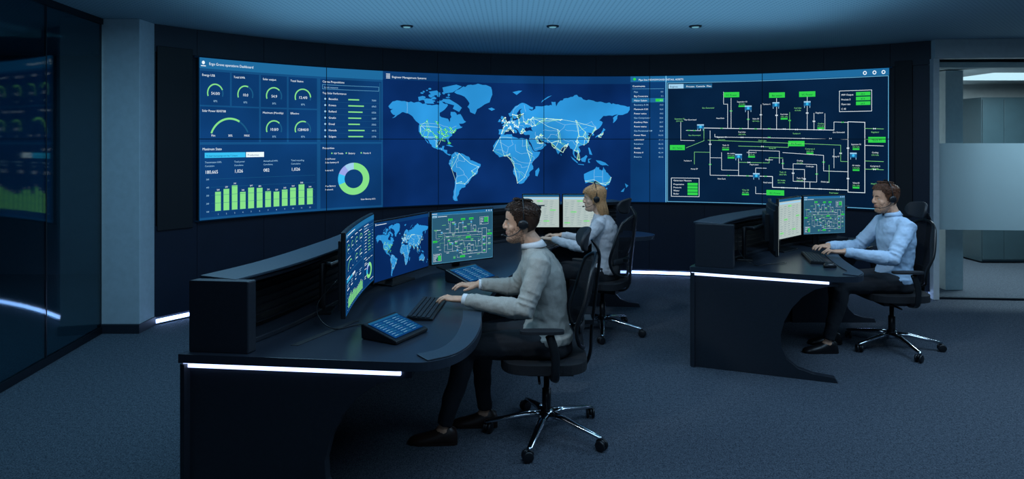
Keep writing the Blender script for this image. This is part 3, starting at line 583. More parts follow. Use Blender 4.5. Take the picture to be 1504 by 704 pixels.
# ------------------------------------------------------------ desks
def desk(label,outer,user,pn,pf,fpad,ledlen,xbox):
    e=thing('operator_desk',label,'desk',(outer[0][0],outer[0][1],0),0)
    ox,oy=outer[0]; P=[(p[0]-ox,p[1]-oy) for p in cr(outer,8)]
    U=[(p[0]-ox,p[1]-oy) for p in [Vector(q) for q in user[0]]+cr(user[1],6)]
    g=Geo(); g.prism(P+list(reversed(U)),.71,.75); g.obj('worktop',e,('desktop',),.005)
    g=Geo(); k=2; g.strip(P[k:],.0,.05,.751,1.06,0); g.strip(P[k:],.05,.2,.751,.775,0); g.strip(P[k:],.05,.19,1.035,1.06,0); g.obj('hutch',e,('desk',),.004)
    d=(Vector(P[6])-Vector(P[0])).normalized()
    a=Vector(U[0]); bdir=(Vector(U[1])-a).normalized(); ddir=Vector((-bdir.y,bdir.x))
    q0=a+bdir*.03+ddir*.03; bw=xbox
    g=Geo(); g.prism([tuple(q0),tuple(q0+bdir*bw),tuple(q0+bdir*bw+d*.05),tuple(q0+d*.05)],.751,1.07); g.obj('end_box',e,('desk',),.006,3)
    g=Geo(); g.strip(P[k:],-.012,.206,1.061,1.073,0); g.obj('hutch_cap',e,('pad',),.003)
    g=Geo()
    for i in range(6): g.strip(P[k+1:],.075,.095,.80+i*.038,.80+i*.038+.005,0)
    g.strip(P[k+1:],.06,.075,.776,1.034,0)
    g.obj('louvre_panel',e,('black',),.002)
    g=Geo(); g.strip(P,.01,.035,.0,.705,0); g.obj('modesty_panel',e,('desk',))
    def endp(p0,p1,nm,flip=1):
        p0=Vector(p0)-Vector((ox,oy)); p1=Vector(p1)-Vector((ox,oy)); dd=p1-p0; L=dd.length
        X=Matrix.Translation((p0.x,p0.y,0))@Matrix.Rotation(math.atan2(dd.y,dd.x),4,'Z')
        prof=[(0,0),(0,.709),(1,.709),(1,.675),(.93,.668),(.85,.64),(.77,.58),(.705,.5),(.655,.4),(.63,.3),(.635,.21),(.67,.13),(.74,.075),(.85,.045),(.98,.035),(1,.0)]
        g=Geo(); g.prism([(x*L,z) for x,z in prof],-.0,.055,0,X,'xz'); return g.obj(nm,e,('desk',),.003),X,L
    o,X,L=endp(pn[0],pn[1],'end_panel'); endp(pf[0],pf[1],'end_panel')
    g=Geo(); g.box((ledlen/2+.01,-.006,.698),(ledlen,.012,.021),0,X); g.obj('light_strip',e,('ledd',),.002)
    Pd=[(p[0]-ox,p[1]-oy) for p in cr(fpad,6)]
    g=Geo(); g.strip(Pd,-.10,0,.751,.757,0); g.obj('edge_pad',e,('pad',),.002)
    return e,P
fo=[(-1.478,2.865),(-1.29,3.35),(-1.16,4.0),(-1.08,4.6),(-.88,5.3),(-.5,5.85),(0,6.25),(.6,6.58),(1.05,6.78)]
fu=([(-1.478,2.862)],[(-.50,2.757),(-.36,2.76),(-.25,2.85),(-.18,3.03),(-.155,3.3),(-.165,3.6),(-.13,3.95),(-.06,4.35),(.07,4.75),(.22,5.15),(.32,5.5),(.38,5.85),(.55,6.12),(.9,6.25),(1.3,6.32),(1.43,6.48),(1.3,6.68),(1.06,6.78)])
d1,P1=desk('large curved dark operator desk with slatted hutch and glowing front edge',fo,fu,((-1.47,2.885),(-.43,2.775)),((.55,6.62),(1.30,6.55)),[(-.36,2.765),(-.25,2.855),(-.185,3.03),(-.16,3.3),(-.17,3.6)],.99,.28)
ro=[(1.33,4.84),(1.6,5.22),(1.99,5.62),(2.5,6.02),(3.1,6.3)]
ru=([(1.33,4.825)],[(2.24,4.475),(2.40,4.48),(2.50,4.60),(2.54,4.8),(2.60,5.05),(2.68,5.3),(2.80,5.55),(3.05,5.72),(3.4,5.80),(3.52,5.95),(3.4,6.2),(3.12,6.3)])
d2,P2=desk('curved dark operator desk with low hutch and glowing front edge',ro,ru,((1.335,4.85),(2.27,4.50)),((2.6,6.0),(3.38,6.0)),[(2.40,4.485),(2.495,4.60),(2.535,4.8),(2.595,5.05),(2.67,5.3)],.93,.27)
g=Geo(); g.prism([(-1.02,2.98),(-.985,2.975),(-.80,3.38),(-.83,3.39)],.7505,.7525); tag(g.obj('cable_slot',None,('blackpanel',)),'narrow black cable slot let into the worktop','cable slot')

# ------------------------------------------------------------ desk devices
def keyboard(x,y,rz,lab):
    e=thing('keyboard',lab,'keyboard',(x,y,.7515),rz,'desk keyboards')
    g=Geo(); g.prism([(-.07,0),(.07,0),(.07,.010),(-.07,.020)],-.215,.215,0,None,'xz'); g.obj('body',e,('black',),.003)
    g=Geo()
    for r_ in range(5):
        xx=-.055+r_*.0245; zz=.0215-(xx+.07)/.14*.010
        for c in range(18): g.box((xx,-.200+c*.0235,zz),(.019,.019,.007))
    g.obj('keys',e,('keys',))
keyboard(-.47,3.60,math.radians(-4),'black keyboard under the hands of man in grey sweater')
keyboard(2.40,5.12,math.radians(-15),'black keyboard under the hands of man in blue shirt')
keyboard(.30,5.68,math.radians(-25),'black keyboard under the hands of seated woman')
def console(x,y,rz,lab,s=1.0,bright=True):
    e=thing('touch_console',lab,'touch console',(x,y,.7515),rz,'desk touch consoles')
    g=Geo(); g.prism([(-.12*s,0),(.13*s,0),(.13*s,.018),(-.11*s,.085*s),(-.125*s,.08*s)],-.15*s,.15*s,0,None,'xz'); g.obj('body',e,('black',),.008,3)
    ang=math.atan2(.085*s-.018,.24*s); X=Matrix.Translation((.01*s,0,(.018+.085*s)/2+.002))@Matrix.Rotation(ang,4,'Y')
    A=Art(False); A.rect(0,0,100,80,CARD,0); A.rect(0,0,100,7,MID,1)
    for i in range(8):
        for j in range(3): 
            A.rect(5+j*31,11+i*8.4,5+j*31+28,11+i*8.4+5.5,MID if (i+j)%3 else BG,1); A.rect(7+j*31,13+i*8.4,7+j*31+12+(i*j)%7,13.7+i*8.4,PALE,2)
    def f(u,r,l):
        return tuple(X@Vector(((r/80-.5)*.205*s,(u/100-.5)*.26*s,.001+l*.0006)))
    A.build('screen',f,[],e)
console(-.57,3.14,math.radians(-28),'black wedge shaped touch console with lit blue screen',.84)
console(-.27,4.35,math.radians(-40),'black wedge shaped touch console near the diagram monitor',.95)
console(3.0,5.64,math.radians(-55),'black wedge shaped touch console beside man in blue shirt',.72)
def mouse(x,y,rz,lab):
    g=Geo(); g.loft([(0,0,0,.052,.030),(0,0,.014,.054,.031),(-.004,0,.026,.042,.025),(-.006,0,.034,.02,.012)],20); o=tag(g.obj('mouse',None,('black',)),lab,'mouse','desk mice'); o.location=(x,y,.7515); o.rotation_euler=(0,0,rz)
mouse(2.36,4.80,.2,'black computer mouse on curved desk')
def cable(pts,lab,r=.003):
    g=Geo(); g.tube(cr([Vector(p) for p in pts],6),r,6); tag(g.obj('cable',None,('black',)),lab,'cable','desk cables')
cable([(-.93,3.45,.95),(-1.02,3.4,.84),(-.97,3.27,.79),(-.88,3.22,.757),(-.78,3.3,.756),(-.66,3.25,.758)],'black cable running across the worktop')
cable([(1.80,5.15,.98),(1.74,4.95,.84),(1.82,4.86,.757),(1.95,4.9,.757),(2.1,4.95,.757)],'black monitor cable looping down onto curved desk')

# ------------------------------------------------------------ chairs
def chair(loc,rz,base,lab):
    e=thing('office_chair',lab,'office chair',(loc[0],loc[1],0),rz,'ergonomic office chairs')
    base-=rz
    g=Geo(); pl=[]
    for k in range(32):
        a=2*math.pi*k/32; c,s_=math.cos(a),math.sin(a); pl.append((.02+.245*abs(c)**.55*(1 if c>0 else -1),.245*abs(s_)**.55*(1 if s_>0 else -1)))
    g.prism(pl,.42,.475); g.obj('seat',e,('fabric',),.024,4)
    def bf(a,b2):
        w=.235*(1-.12*max(0,b2)-.10*max(0,-b2)); lum=.035*math.exp(-((b2+.45)/.4)**2); return (-.215-.035*(b2+1)+lum+.055*a*a,w*a,.775+.265*b2)
    g=Geo(); per=g.squircle(bf,16,16,.75); o=g.obj('backrest',e,('meshfab',)); sm=o.modifiers.new('s','SOLIDIFY'); sm.thickness=.005; sm.offset=0
    g=Geo(); g.tube(per+per[:2],.0115,8); g.obj('backrest_frame',e,('black',))
    g=Geo(); P=[bf(-.85+1.7*i/12,-.45) for i in range(13)]; g.tube([(p[0]-.014,p[1],p[2]) for p in P],[(.026,.006)]*13,8,up=(1,0,0)); g.obj('lumbar_support',e,('blacksoft',))
    def hf(a,b2): return (-.238-.012*b2+.045*a*a+.006*(1-b2*b2),.135*a,1.125+.068*b2)
    g=Geo(); g.squircle(hf,12,8,.8); o=g.obj('headrest',e,('blacksoft',)); sm=o.modifiers.new('s','SOLIDIFY'); sm.thickness=.024; sm.offset=0
    bv=o.modifiers.new('b','BEVEL'); bv.width=.010; bv.segments=3; bv.angle_limit=.8
    g=Geo(); g.tube(cr([Vector(p) for p in ((-.08,0,.385),(-.20,0,.39),(-.25,0,.46),(-.262,0,.62),(-.30,0,.95),(-.302,0,1.05),(-.262,0,1.12))],5),[(.028,.009)]*31,10,up=(1,0,0)); g.box((-.235,0,.66),(.05,.12,.025)); g.obj('back_support',e,('black',),0)
    for s_ in (1,-1):
        g=Geo(); g.tube(cr([Vector(p) for p in ((-.02,s_*.20,.39),(-.03,s_*.285,.42),(-.03,s_*.295,.55),(.0,s_*.285,.655))],5),[(.024,.011)]*16,10,up=(0,1,0)); a=g.obj('armrest_post',e,('black',))
        g=Geo(); pl=[]
        for k in range(24):
            an=2*math.pi*k/24; c,q=math.cos(an),math.sin(an); pl.append((.04+.120*abs(c)**.6*(1 if c>0 else -1),s_*.28+.036*abs(q)**.6*(1 if q>0 else -1)))
        g.prism(pl,.662,.679); g.obj('armrest_pad',e,('blacksoft',),.008,3)
    g=Geo(); g.box((-.02,0,.385),(.26,.16,.055)); g.tube([(.05,.08,.37),(.05,.22,.37)],.008,8); g.obj('tilt_mechanism',e,('black',),.01)
    g=Geo(); g.tube([(0,0,.13),(0,0,.26),(0,0,.261),(0,0,.36)],[.026,.026,.017,.017],16); g.obj('gas_lift',e,('black',))
    g=Geo(); g.tube([(0,0,.085),(0,0,.10),(0,0,.145)],[.045,.052,.034],20); g.obj('base_hub',e,('chrome',))
    for k in range(5):
        a=base+k*2*math.pi/5; X=Matrix.Rotation(a,4,'Z')
        g=Geo(); g.tube([(.03,0,.118),(.12,0,.112),(.24,0,.09),(.345,0,.07),(.36,0,.068)],[(.029,.019),(.025,.017),(.020,.013),(.016,.010),(.008,.006)],10,0,(0,0,1),True,X); g.obj('base_leg',e,('chrome',))
        g=Geo(); w=X@Matrix.Translation((.345,0,0))@Matrix.Rotation(1.1+k,4,'Z')
        for s_ in (-1,1): g.tube([(-.012,s_*.008,.030),(-.012,s_*.011,.030),(-.012,s_*.022,.030),(-.012,s_*.025,.030)],[.024,.030,.030,.025],18,0,None,True,w)
        g.ell((-.006,0,.040),(.030,.010,.022),0,w); g.tube([(0,0,.04),(0,0,.07)],.007,8,0,None,True,w); g.obj('caster',e,('black',))
    return e
PI=math.pi
chair((.20,3.74),PI,PI,'black mesh office chair with headrest under man in grey sweater')
chair((3.10,5.28),PI,math.radians(200),'black mesh office chair with headrest under man in blue shirt')
chair((.80,5.72),math.radians(150),math.radians(190),'black mesh office chair with headrest under seated woman')

# ------------------------------------------------------------ people
def bake(o,voxel,smooth=2,disp=0,dscale=.12):
    m=o.modifiers.new('r','REMESH'); m.mode='VOXEL'; m.voxel_size=voxel; m.use_smooth_shade=True
    if smooth:
        s=o.modifiers.new('s','SMOOTH'); s.factor=.5; s.iterations=smooth
    if disp:
        t=bpy.data.textures.new('folds','CLOUDS'); t.noise_scale=dscale; d=o.modifiers.new('d','DISPLACE'); d.texture=t; d.strength=disp; d.mid_level=.5
    bpy.context.view_layer.update(); dg=bpy.context.evaluated_depsgraph_get()
    me=bpy.data.meshes.new_from_object(o.evaluated_get(dg)); o.modifiers.clear(); old=o.data; o.data=me
    for p in me.polygons: p.use_smooth=True
    return o
HT=[(-.120,.066,.030,.022),(-.112,.080,.012,.036),(-.098,.087,-.005,.047),(-.080,.085,-.025,.055),(-.065,.086,-.045,.060),(-.045,.088,-.07,.064),(-.025,.087,-.085,.068),(0,.085,-.096,.071),(.015,.088,-.101,.073),(.032,.091,-.104,.075),(.055,.090,-.104,.076),(.075,.081,-.099,.072),(.095,.060,-.082,.059),(.108,.036,-.060,.043),(.117,.010,-.03,.022)]
def headpt(z,a,off=0):
    Z=[h[0] for h in HT]; f=np.interp(z,Z,[h[1] for h in HT])+off; b=np.interp(z,Z,[h[2] for h in HT])-off; w=np.interp(z,Z,[h[3] for h in HT])+off
    c,s_=math.cos(a),math.sin(a); mx=(f+b)/2 if z<-.05 else 0.0
    ce=(abs(c)**.85)*(1 if c>0 else -1)
    x=mx+(f-mx)*ce if c>0 else mx+(mx-b)*ce
    return Vector((x,w*s_,z))
def headgeo(g,X,fem=False):
    vs=[];fs=[];n=28
    zs=np.linspace(-.120,.117,30)
    for z in zs:
        for k in range(n): vs.append(headpt(z,2*PI*k/n))
    for i in range(len(zs)-1):
        for k in range(n): fs.append((i*n+k,i*n+(k+1)%n,(i+1)*n+(k+1)%n,(i+1)*n+k))
    fs.append(tuple(reversed(range(n)))); q=(len(zs)-1)*n; fs.append(tuple(range(q,q+n)))
    g.add(vs,fs,0,True,X)
    k=.85 if fem else 1
    g.tube([(.082,0,.024),(.087,0,.012),(.094,0,-.004),(.1000,0,-.018),(.0995,0,-.028),(.086,0,-.036)],[(.008,.007),(.0090,.008),(.011,.010),(.0140*k,.0120),(.014*k,.011),(.011,.008)],12,0,(1,0,.4),True,X)
    for s_ in (-1,1):
        g.ell((.091,s_*.012,-.027),(.012,.009,.008),0,X); g.ell((.052,s_*.042,-.028),(.024,.020,.026),0,X); g.ell((-.008,s_*.074,-.006),(.017,.009,.031),0,X); g.ell((.071,s_*.029,.021),(.013,.021,.006),0,X)
        g.ell((.0675,s_*.031,.0085),(.0130,.0160,.0055),0,X); g.ell((.0665,s_*.031,-.0095),(.0125,.0155,.0055),0,X)
    g.ell((.083,0,-.0525),(.0115,.025,.0065),0,X); g.ell((.082,0,-.0635),(.0115,.022,.0072),0,X); g.ell((.078,0,-.095),(.016,.025,.018),0,X)
def hand(g,wr,dr,side,X=None):
    wr=Vector(wr); dr=Vector(dr).normalized(); side=Vector(side); side=(side-dr*side.dot(dr)).normalized(); up=Vector((0,0,1)); up=(up-dr*up.dot(dr)).normalized()
    g.tube([wr-dr*.03,wr,wr+dr*.03,wr+dr*.065,wr+dr*.095],[(.026,.021),(.027,.019),(.036,.018),(.042,.016),(.038,.011)],12,0,up,True,X)
    for off,Ln,l0 in ((.031,.070,.086),(.0105,.080,.090),(-.0105,.075,.088),(-.030,.058,.082)):
        d=(dr+side*off*4.2).normalized(); b=wr+dr*l0+side*off
        g.tube([b-d*.02,b,b+d*Ln*.4+up*.007,b+d*Ln*.72-up*.004,b+d*Ln*.93-up*.018,b+d*Ln*.97-up*.024],[.0095,.0098,.0088,.0082,.0070,.004],8,0,None,True,X)
    g.tube([wr+dr*.018+side*.018,wr+dr*.045+side*.046-up*.006,wr+dr*.072+side*.060-up*.012,wr+dr*.096+side*.062-up*.018,wr+dr*.103+side*.062-up*.02],[.014,.0125,.0105,.0085,.004],8,0,None,True,X)
def person(lab,loc,rz,top,hairm,skin,shoem,lean=0,sc=1.0,armN=None,armF=None,feet=((.60,.12),(.36,-.12)),fem=False,collar=False,headpitch=6,headyaw=0,knit=False,stubble=0):
    e=thing('person',lab,'person',(loc[0],loc[1],0),rz); e.scale=(sc,sc,sc)
    def sx(z): return lean*max(0,(z-.5))/.6
    HC=Vector((.110+sx(1.2),0,1.222)); 
    HX=Matrix.Translation(HC)@Matrix.Rotation(math.radians(headyaw),4,'Z')@Matrix.Rotation(math.radians(headpitch),4,'Y')
    w=.88 if fem else 1.0
    tor=[(0,.505,.135,.165),(0,.58,.137,.168),(-.012,.68,.118,.150),(-.012,.78,.120,.158),(0,.88,.128,.178),(.01,.96,.122,.186),(.022,1.02,.098,.170),(.035,1.06,.075,.120),(.05,1.085,.060,.074)]
    def torso(g,grow,T=None):
        g.loft([(x+sx(z),0,z,rx+grow,(ry+grow)*w) for x,z,rx,ry in (T or tor)])
        if fem: 
            for s_ in (-1,1): g.ell((.075+sx(.9),s_*.07,.90),(.065+grow,.062,.065))
    sh=[Vector((.022+sx(1),s_*.178*w,1.005)) for s_ in (1,-1)]
    arms=[armN,armF]
    def sleeve(g,i,grow,end=0):
        el,wr=Vector(arms[i][0]),Vector(arms[i][1]); s0=sh[i]
        wr2=el.lerp(wr,1-end); k=.85 if fem else 1
        inn=Vector((s0.x,s0.y*.55,s0.z+.02))
        pts=[inn,s0,s0.lerp(el,.35),s0.lerp(el,.7),el+Vector((-.008,0,-.004)),el.lerp(wr2,.2),el.lerp(wr2,.6),wr2]
        rd=[.056,.064,.058,.052,.050,.050,.042,.033]
        g.tube(pts,[r_*k+grow for r_ in rd],14)
        if grow>0:
            ax=(el-s0).normalized(); fx=(wr2-el).normalized()
            for t,r_ in ((.62,.058),(.78,.058),(.90,.057)): 
                c=s0.lerp(el,t); g.tube([c-ax*.012,c+Vector((0,0,.003)),c+ax*.012],[(r_-.012)*k,r_*k+grow*.8,(r_-.012)*k],14)
            for t,r_ in ((.14,.056),(.27,.054),(.42,.050),(.85,.042),(.93,.040)):
                c=el.lerp(wr2,t); g.tube([c-fx*.011,c,c+fx*.011],[(r_-.012)*k,r_*k+grow*.8,(r_-.012)*k],14)
    hips=[Vector((.03,.09*w,.545)),Vector((.03,-.09*w,.545))]
    kn=[];an=[]
    for i,(fx,fy) in enumerate(feet):
        an.append(Vector((fx-.02,fy,.09))); kn.append(Vector((min(.46,max(.40,fx-.08)),fy*.95,.535)))
    def leg(g,i,grow,end=1.0):
        a=kn[i].lerp(an[i],end)
        g.tube([Vector((-.03,hips[i].y*.9,.55)),hips[i],hips[i].lerp(kn[i],.5),kn[i]+Vector((0,0,.0)),kn[i]+Vector((.012,0,-.04)),kn[i].lerp(a,.35)+Vector((-.012,0,0)),kn[i].lerp(a,.7),a],[q+grow for q in (.085,.088,.078,.064,.062,.058,.046,.042)],14)
    g=Geo(); torso(g,-.014)
    for i in (0,1):
        sleeve(g,i,-.010); leg(g,i,-.012)
        el,wr=Vector(arms[i][0]),Vector(arms[i][1]); dr=(wr-el); dr.z=dr.z*.3-.015*dr.length/.3
        if len(arms[i])>2: dr=Vector(arms[i][2])
        thumb=Vector((0,-1 if i==0 else 1,0)); g.tube([el,wr,wr+dr.normalized()*.01],[.04,.027,.026],12); hand(g,wr,dr,thumb)
        g.ell((an[i].x,an[i].y,.06),(.05,.035,.05))
    nb=Vector((.03+sx(1.04),0,1.03)); g.tube([nb,Vector((.050+sx(1.1),0,1.10)),HX@Vector((-.020,0,-.075)),HX@Vector((-.022,0,-.03))],[(.062*w,.062),(.056*w,.056),(.056*w,.058),(.058,.058)],16,0,(1,0,0))
    headgeo(g,HX,fem)
    o=g.obj('body',e,(skin,'lip','stub')); bake(o,.0040,1)
    HI=HX.inverted(); rs=random.Random(5)
    bm=bmesh.new(); bm.from_mesh(o.data); hv=[]
    for v in bm.verts:
        c=HI@v.co
        if c.z>-.16 and c.x<.2 and abs(c.y)<.12: hv.append(v)
    for q in range(3): bmesh.ops.smooth_vert(bm,verts=hv,factor=.5,use_axis_x=True,use_axis_y=True,use_axis_z=True)
    bm.to_mesh(o.data); bm.free()
    for p in o.data.polygons:
        c=HI@p.center
        if c.x>.080 and abs(c.y)<.021 and -.066<c.z<-.050: p.material_index=1
        elif stubble and c.x>-.01 and c.z<-.02 and c.z>-.125:
            pr=stubble*min(1,max(0,(-c.z-.03+ (.02 if c.x<.05 else 0))/.03))
            if -.047<c.z and c.x>.075 and abs(c.y)<.026: pr=max(pr,stubble*.8 if c.z<-.036 else 0)
            if rs.random()<pr: p.material_index=2
    g=Geo(); torso(g,.0,[(0,.56,.146,.176)]+tor[2:])
    for i in (0,1): sleeve(g,i,.004,.04 if collar else .0)
    g.loft([(0,0,.545,.144,.175*w),(0,0,.552,.150,.181*w),(0,0,.59,.150,.181*w),(0,0,.60,.138,.168*w)])
    o=g.obj('sweater' if knit else ('blouse' if fem else 'shirt'),e,(top,)); bake(o,.0065,2,.020 if not knit else .018,.07)
    if collar or not fem:
        g=Geo(); a=Vector((.05+sx(1.09),0,1.085))
        for s_ in (-1,1):
            vs=[];n=14
            for k in range(n+1):
                t=k/n; an2=PI-s_*PI*t*.93; 
                for (rr_,zz) in ((.066,0),(.061,.036-.026*t),(.070,.030-.028*t),(.078,-.002-.020*t*t)):
                    c=a+Vector((.018*(zz/.04),0,0)); vs.append(c+Vector((math.cos(an2)*rr_*1.02,math.sin(an2)*rr_*1.0,zz+.006)))
            g.add(vs,[(k*4+j,k*4+j+1,k*4+j+5,k*4+j+4) for k in range(n) for j in range(3)],0,True)
        o=g.obj('collar',e,('shirtw' if collar else top,)); q=o.modifiers.new('s','SOLIDIFY'); q.thickness=.003
    if collar:
        for i in (0,1):
            el,wr=Vector(arms[i][0]),Vector(arms[i][1]); g=Geo(); g.tube([el.lerp(wr,.93),el.lerp(wr,.97),el.lerp(wr,1.02)],[.031,.033,.032],16); g.obj('cuff',e,('shirtw',))
    g=Geo(); g.loft([(-.01,0,.478,.13,.165*w),(-.005,0,.50,.145,.178*w),(0,0,.56,.143,.173*w),(0,0,.62,.125,.155*w)])
    for i in (0,1): leg(g,i,.003,.97)
    o=g.obj('trousers',e,('trouser',)); bake(o,.009,4,.018,.1)
    for i in (0,1):
        g=Geo(); vs=[];fs=[]; secs=[(-.075,.022,.05),(-.065,.034,.085),(-.03,.038,.105),(.01,.040,.100),(.06,.043,.070),(.12,.046,.052),(.165,.042,.042),(.19,.030,.032),(.20,.012,.02)]
        n=16
        for (x,wd,h) in secs:
            for k in range(n):
                a=2*PI*k/n; s_=math.sin(a); vs.append((an[i].x+x,an[i].y+wd*math.cos(a),h*.35+(h*.65*s_ if s_>0 else h*.35*max(-1,s_*2.2))))
        for j in range(len(secs)-1):
            for k in range(n): fs.append((j*n+k,j*n+(k+1)%n,(j+1)*n+(k+1)%n,(j+1)*n+k))
        fs.append(tuple(range(n))); q=(len(secs)-1)*n; fs.append(tuple(range(q,q+n))); g.add(vs,fs,0,True)
        g.prism([(an[i].x+x,an[i].y+y) for x,y in ((-.075,-.025),(-.06,-.036),(.05,-.042),(.14,-.046),(.185,-.032),(.203,0),(.185,.032),(.14,.046),(.05,.042),(-.06,.036),(-.075,.025))],.001,.014)
        g.obj('shoe',e,(shoem,))
    for s_ in (-1,1):
        g=Geo(); g.ell((.0665,s_*.031,-.0005),(.0120,.0120,.0105),0,HX); g.ell((.0745,s_*.0315,-.0005),(.0046,.0055,.0056),1,HX); g.obj('eye',e,('eyew','iris'))
        g=Geo(); g.tube([(.0895,s_*.014,.021),(.0860,s_*.030,.026),(.074,s_*.046,.022)],[.0028,.0034,.002],8,0,None,True,HX); g.obj('eyebrow',e,(hairm,))
    def hl(a):
        d=abs((a+PI)%(2*PI)-PI); 
        return float(np.interp(d,[0,.5,.85,1.1,1.3,1.42,1.55,1.8,1.95,2.3,PI],[.080,.082,.074,.052,.010,-.028,-.030,.005 if not fem else -.2,-.045 if not fem else -.22,-.070 if not fem else -.23,-.076 if not fem else -.235]))
    def hsurf(z,a,ex=0):
        zz=max(z,-.02) if fem else z
        off=.006+ex+.010*max(0,(z-.04)/.08)+.0012*math.sin(a*9+z*90)
        if not fem: off+= -.004*max(0,(-z)/.08) ; off+= .015*max(0,(z-.05)/.07)*max(0,math.cos(a))
        p=headpt(zz,a,off)
        if fem:
            p.z=z; t=max(0,-z-.02)/.24; p.x=p.x-.015*t+(.0 if p.x<0 else -.02*t)+.006*math.sin(z*60)*t; p.y*=1.03+.24*math.sin(min(1,t*1.3)*PI*.6); p.x*=1+.12*math.sin(t*PI)
        return p
    g=Geo(); n=48; zs=np.linspace(-.24 if fem else -.085,.12,46 if fem else 36); vs=[];fs=[]
    for z in zs:
        for k in range(n): vs.append(hsurf(z,2*PI*k/n))
    top_=len(vs); vs.append(Vector((0,0,.135)))
    for i in range(len(zs)-1):
        zm=(zs[i]+zs[i+1])/2
        for k in range(n):
            if zm>hl(2*PI*(k+.5)/n): fs.append((i*n+k,i*n+(k+1)%n,(i+1)*n+(k+1)%n,(i+1)*n+k))
    q=(len(zs)-1)*n
    for k in range(n): fs.append((q+k,q+(k+1)%n,top_))
    g.add(vs,fs,0,True,HX)
    rs=random.Random(9)
    if fem:
        for q in range(1000):
            a=rs.uniform(.0,2*PI); lo=hl(a); z0=rs.uniform(max(lo,.0),.122); z1=max(lo+rs.uniform(-.035,.01),z0-rs.uniform(.14,.32)); j=rs.uniform(-.001,.006)
            if z0-z1<.03: continue
            P=[hsurf(z0+(z1-z0)*t/7,a+.10*math.sin(t*.9+q),j*math.sin(PI*t/9)+.0008) for t in range(8)]
            g.tube(P,[.0010,.0020,.0021,.0021,.0021,.0020,.0016,.0006],4,0,None,True,HX)
    else:
        for q in range(3000):
            a=rs.uniform(0,2*PI); lo=hl(a); z0=rs.uniform(lo,.125); 
            if z0>.11 and rs.random()<.4: a=rs.uniform(0,2*PI)
            p=hsurf(min(z0,.119),a,-.002) if z0<.119 else Vector((rs.uniform(-.05,.05),rs.uniform(-.035,.035),.130))
            nrm=(p-Vector((-.008,0,.02))).normalized(); tp=max(0,min(1,(z0-.055)/.05))
            d=Vector((-.75,0.15*math.sin(q),.45 if p.x>.03 else -.05))*tp+Vector((-.55,0,-.85))*(1-tp)
            d=(d-nrm*d.dot(nrm)).normalized(); Ln=rs.uniform(.020,.034) if tp>.4 else rs.uniform(.010,.017)
            sd=nrm.cross(d); wv=rs.uniform(-.005,.005); lf=rs.uniform(.001,.005)*(.35+tp)
            P=[p+d*Ln*t+nrm*(lf*math.sin(PI*min(1,t*.9))-.0006-.12*Ln*t*t*2)+sd*wv*math.sin(t*3) for t in (0,.3,.6,.85,1)]
            g.tube(P,[.0012,.0015,.0013,.0009,.0003],3,0,None,True,HX)
    g.obj('hair',e,(hairm,),norm=False)
    h=thing('headset','black headset with boom microphone worn by the seated person','headset',(loc[0],loc[1],0),rz,'operator headsets'); h.scale=(sc,sc,sc)
    g=Geo(); P=[]
    for k in range(21):
        a=PI*k/20; P.append((-.012,.089*math.cos(a),.0+.146*math.sin(a)))
    g.tube(P,[(.008,.004)]*21,8,0,None,True,HX) ; g.obj('headband',h,('black',))
    for s_ in (-1,1):
        g=Geo(); g.tube([(-.008,s_*.078,-.004),(-.008,s_*.084,-.004),(-.008,s_*.096,-.004),(-.008,s_*.101,-.004)],[.022,.028,.028,.020],20,0,None,True,HX); g.obj('ear_cup',h,('black',))
    g=Geo(); g.tube([HX@p for p in cr([Vector(p) for p in ((-.005,.096,-.015),(.03,.094,-.050),(.072,.070,-.070),(.106,.032,-.068))],6)],.0024,8); g.ell((.110,.028,-.067),(.011,.007,.007),0,HX); g.obj('microphone_boom',h,('black',))
    return e
person('man in grey knit sweater over white collar, seated typing',(.20,3.74),PI,'sweater','hair','skin','shoe',.03,1,
  (Vector((.13,.245,.775)),Vector((.465,.15,.812))),(Vector((.17,-.25,.79)),Vector((.40,-.22,.812))),((.60,.12),(.38,-.10)),False,True,2,0,True,.6)
person('man in light blue shirt and dark trousers, seated typing',(3.10,5.28),PI,'shirtb','hair2','skin','shoeb',-.05,1,
  (Vector((.14,.25,.765)),Vector((.47,.17,.812))),(Vector((.15,-.25,.78)),Vector((.46,-.12,.812))),((.60,.12),(.46,-.10)),False,False,4,0,False,.5)
person('woman with long light auburn hair in pale grey blouse, seated typing',(.80,5.72),math.radians(160),'blouse','hairw','skinw','shoeb',-.03,.965,
  (Vector((.15,.23,.80)),Vector((.44,.12,.842))),(Vector((.15,-.23,.80)),Vector((.43,-.14,.842))),((.50,.10),(.42,-.10)),True,False,4,20)

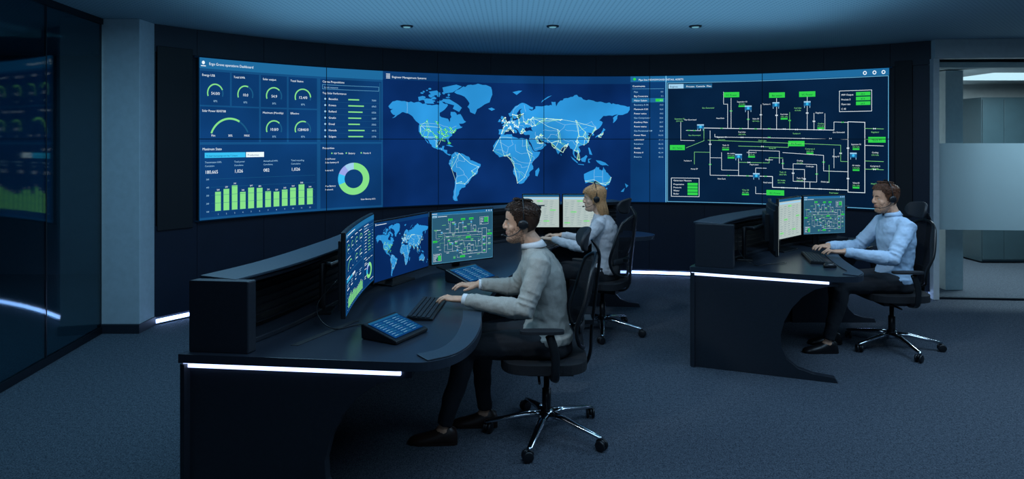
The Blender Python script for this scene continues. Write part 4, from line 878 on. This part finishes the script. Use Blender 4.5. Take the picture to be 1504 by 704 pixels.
# ------------------------------------------------------------ lights
def light(kind,loc,energy,col,size=1,rot=(0,0,0),sy=None,spot=None,aim=None):
    l=bpy.data.lights.new(kind.lower()+'_lamp',kind); l.energy=energy; l.color=col; o=bpy.data.objects.new(kind.lower()+'_lamp',l); COL.objects.link(o); o.location=loc; o.rotation_euler=rot
    if aim: o.rotation_euler=(Vector(aim)-Vector(loc)).to_track_quat('-Z','Y').to_euler()
    if kind=='AREA':
        l.size=size
        if sy: l.shape='RECTANGLE'; l.size_y=sy
    else: l.shadow_soft_size=size
    if spot: l.spot_size=spot; l.spot_blend=.8
    return o
BL=(.46,.72,1); NW=(.82,.92,1)
light('AREA',(.7,2.3,2.7),42,BL,3,(0,0,0),1.6)  # added blue ambient fill below the ceiling, out of view, no fixture modelled
light('AREA',(3.8,4.0,2.7),54,BL,2,(0,0,0),1.5)  # second added ambient fill, over the right side of the room
light('AREA',(.3,-2.2,2.3),8,BL,3,(0,0,0),.8,None,(.5,4,.6))  # added low fill from behind the camera, lifts the desk fronts
light('AREA',(.3,4.6,2.25),34,(.32,.70,1),5,(PI,0,0),3)  # added uplight floating mid-room without a fixture, brightens only the ceiling
for x in (-.98,.38,1.71): light('SPOT',(x,6.03,2.73),20,(.5,.75,1),.01,(0,0,0),None,2.2)
light('AREA',(-1.9,4.2,2.7),34,(.36,.72,1),1,(0,0,0),1.2)  # added overhead fill on the left for the front man's face
light('SPOT',(-1.1,2.3,2.7),78,NW,.08,None or (0,0,0),None,math.radians(30),(0,3.7,1.08))  # added neutral spot on the man in the sweater, no fixture
light('SPOT',(1.7,3.9,2.7),66,NW,.08,(0,0,0),None,math.radians(30),(3.0,5.2,1.08))  # added neutral spot picking out the man in the blue shirt
light('SPOT',(.1,4.4,2.7),45,NW,.08,(0,0,0),None,math.radians(30),(.75,5.7,1.05))  # added neutral spot picking out the seated woman
light('AREA',(6.0,7.8,2.44),110,(.92,.97,1),1.6,(0,0,0),.6)
light('AREA',(-5.0,5.2,2.68),30,(.35,.75,.95),1.6,(0,0,0),2)  # unseen light added to brighten the side room behind the left glass
w=bpy.data.worlds.new('world'); S.world=w; w.use_nodes=True; w.node_tree.nodes['Background'].inputs[0].default_value=(.02,.05,.1,1); w.node_tree.nodes['Background'].inputs[1].default_value=.3

cam=bpy.data.cameras.new('camera'); co=bpy.data.objects.new('camera',cam); COL.objects.link(co); co.location=(0,0,1.7); co.rotation_euler=(math.pi/2,0,0)
cam.sensor_width=36; cam.lens=36*950/1504; cam.shift_y=-147/1504; cam.clip_end=60; S.camera=co
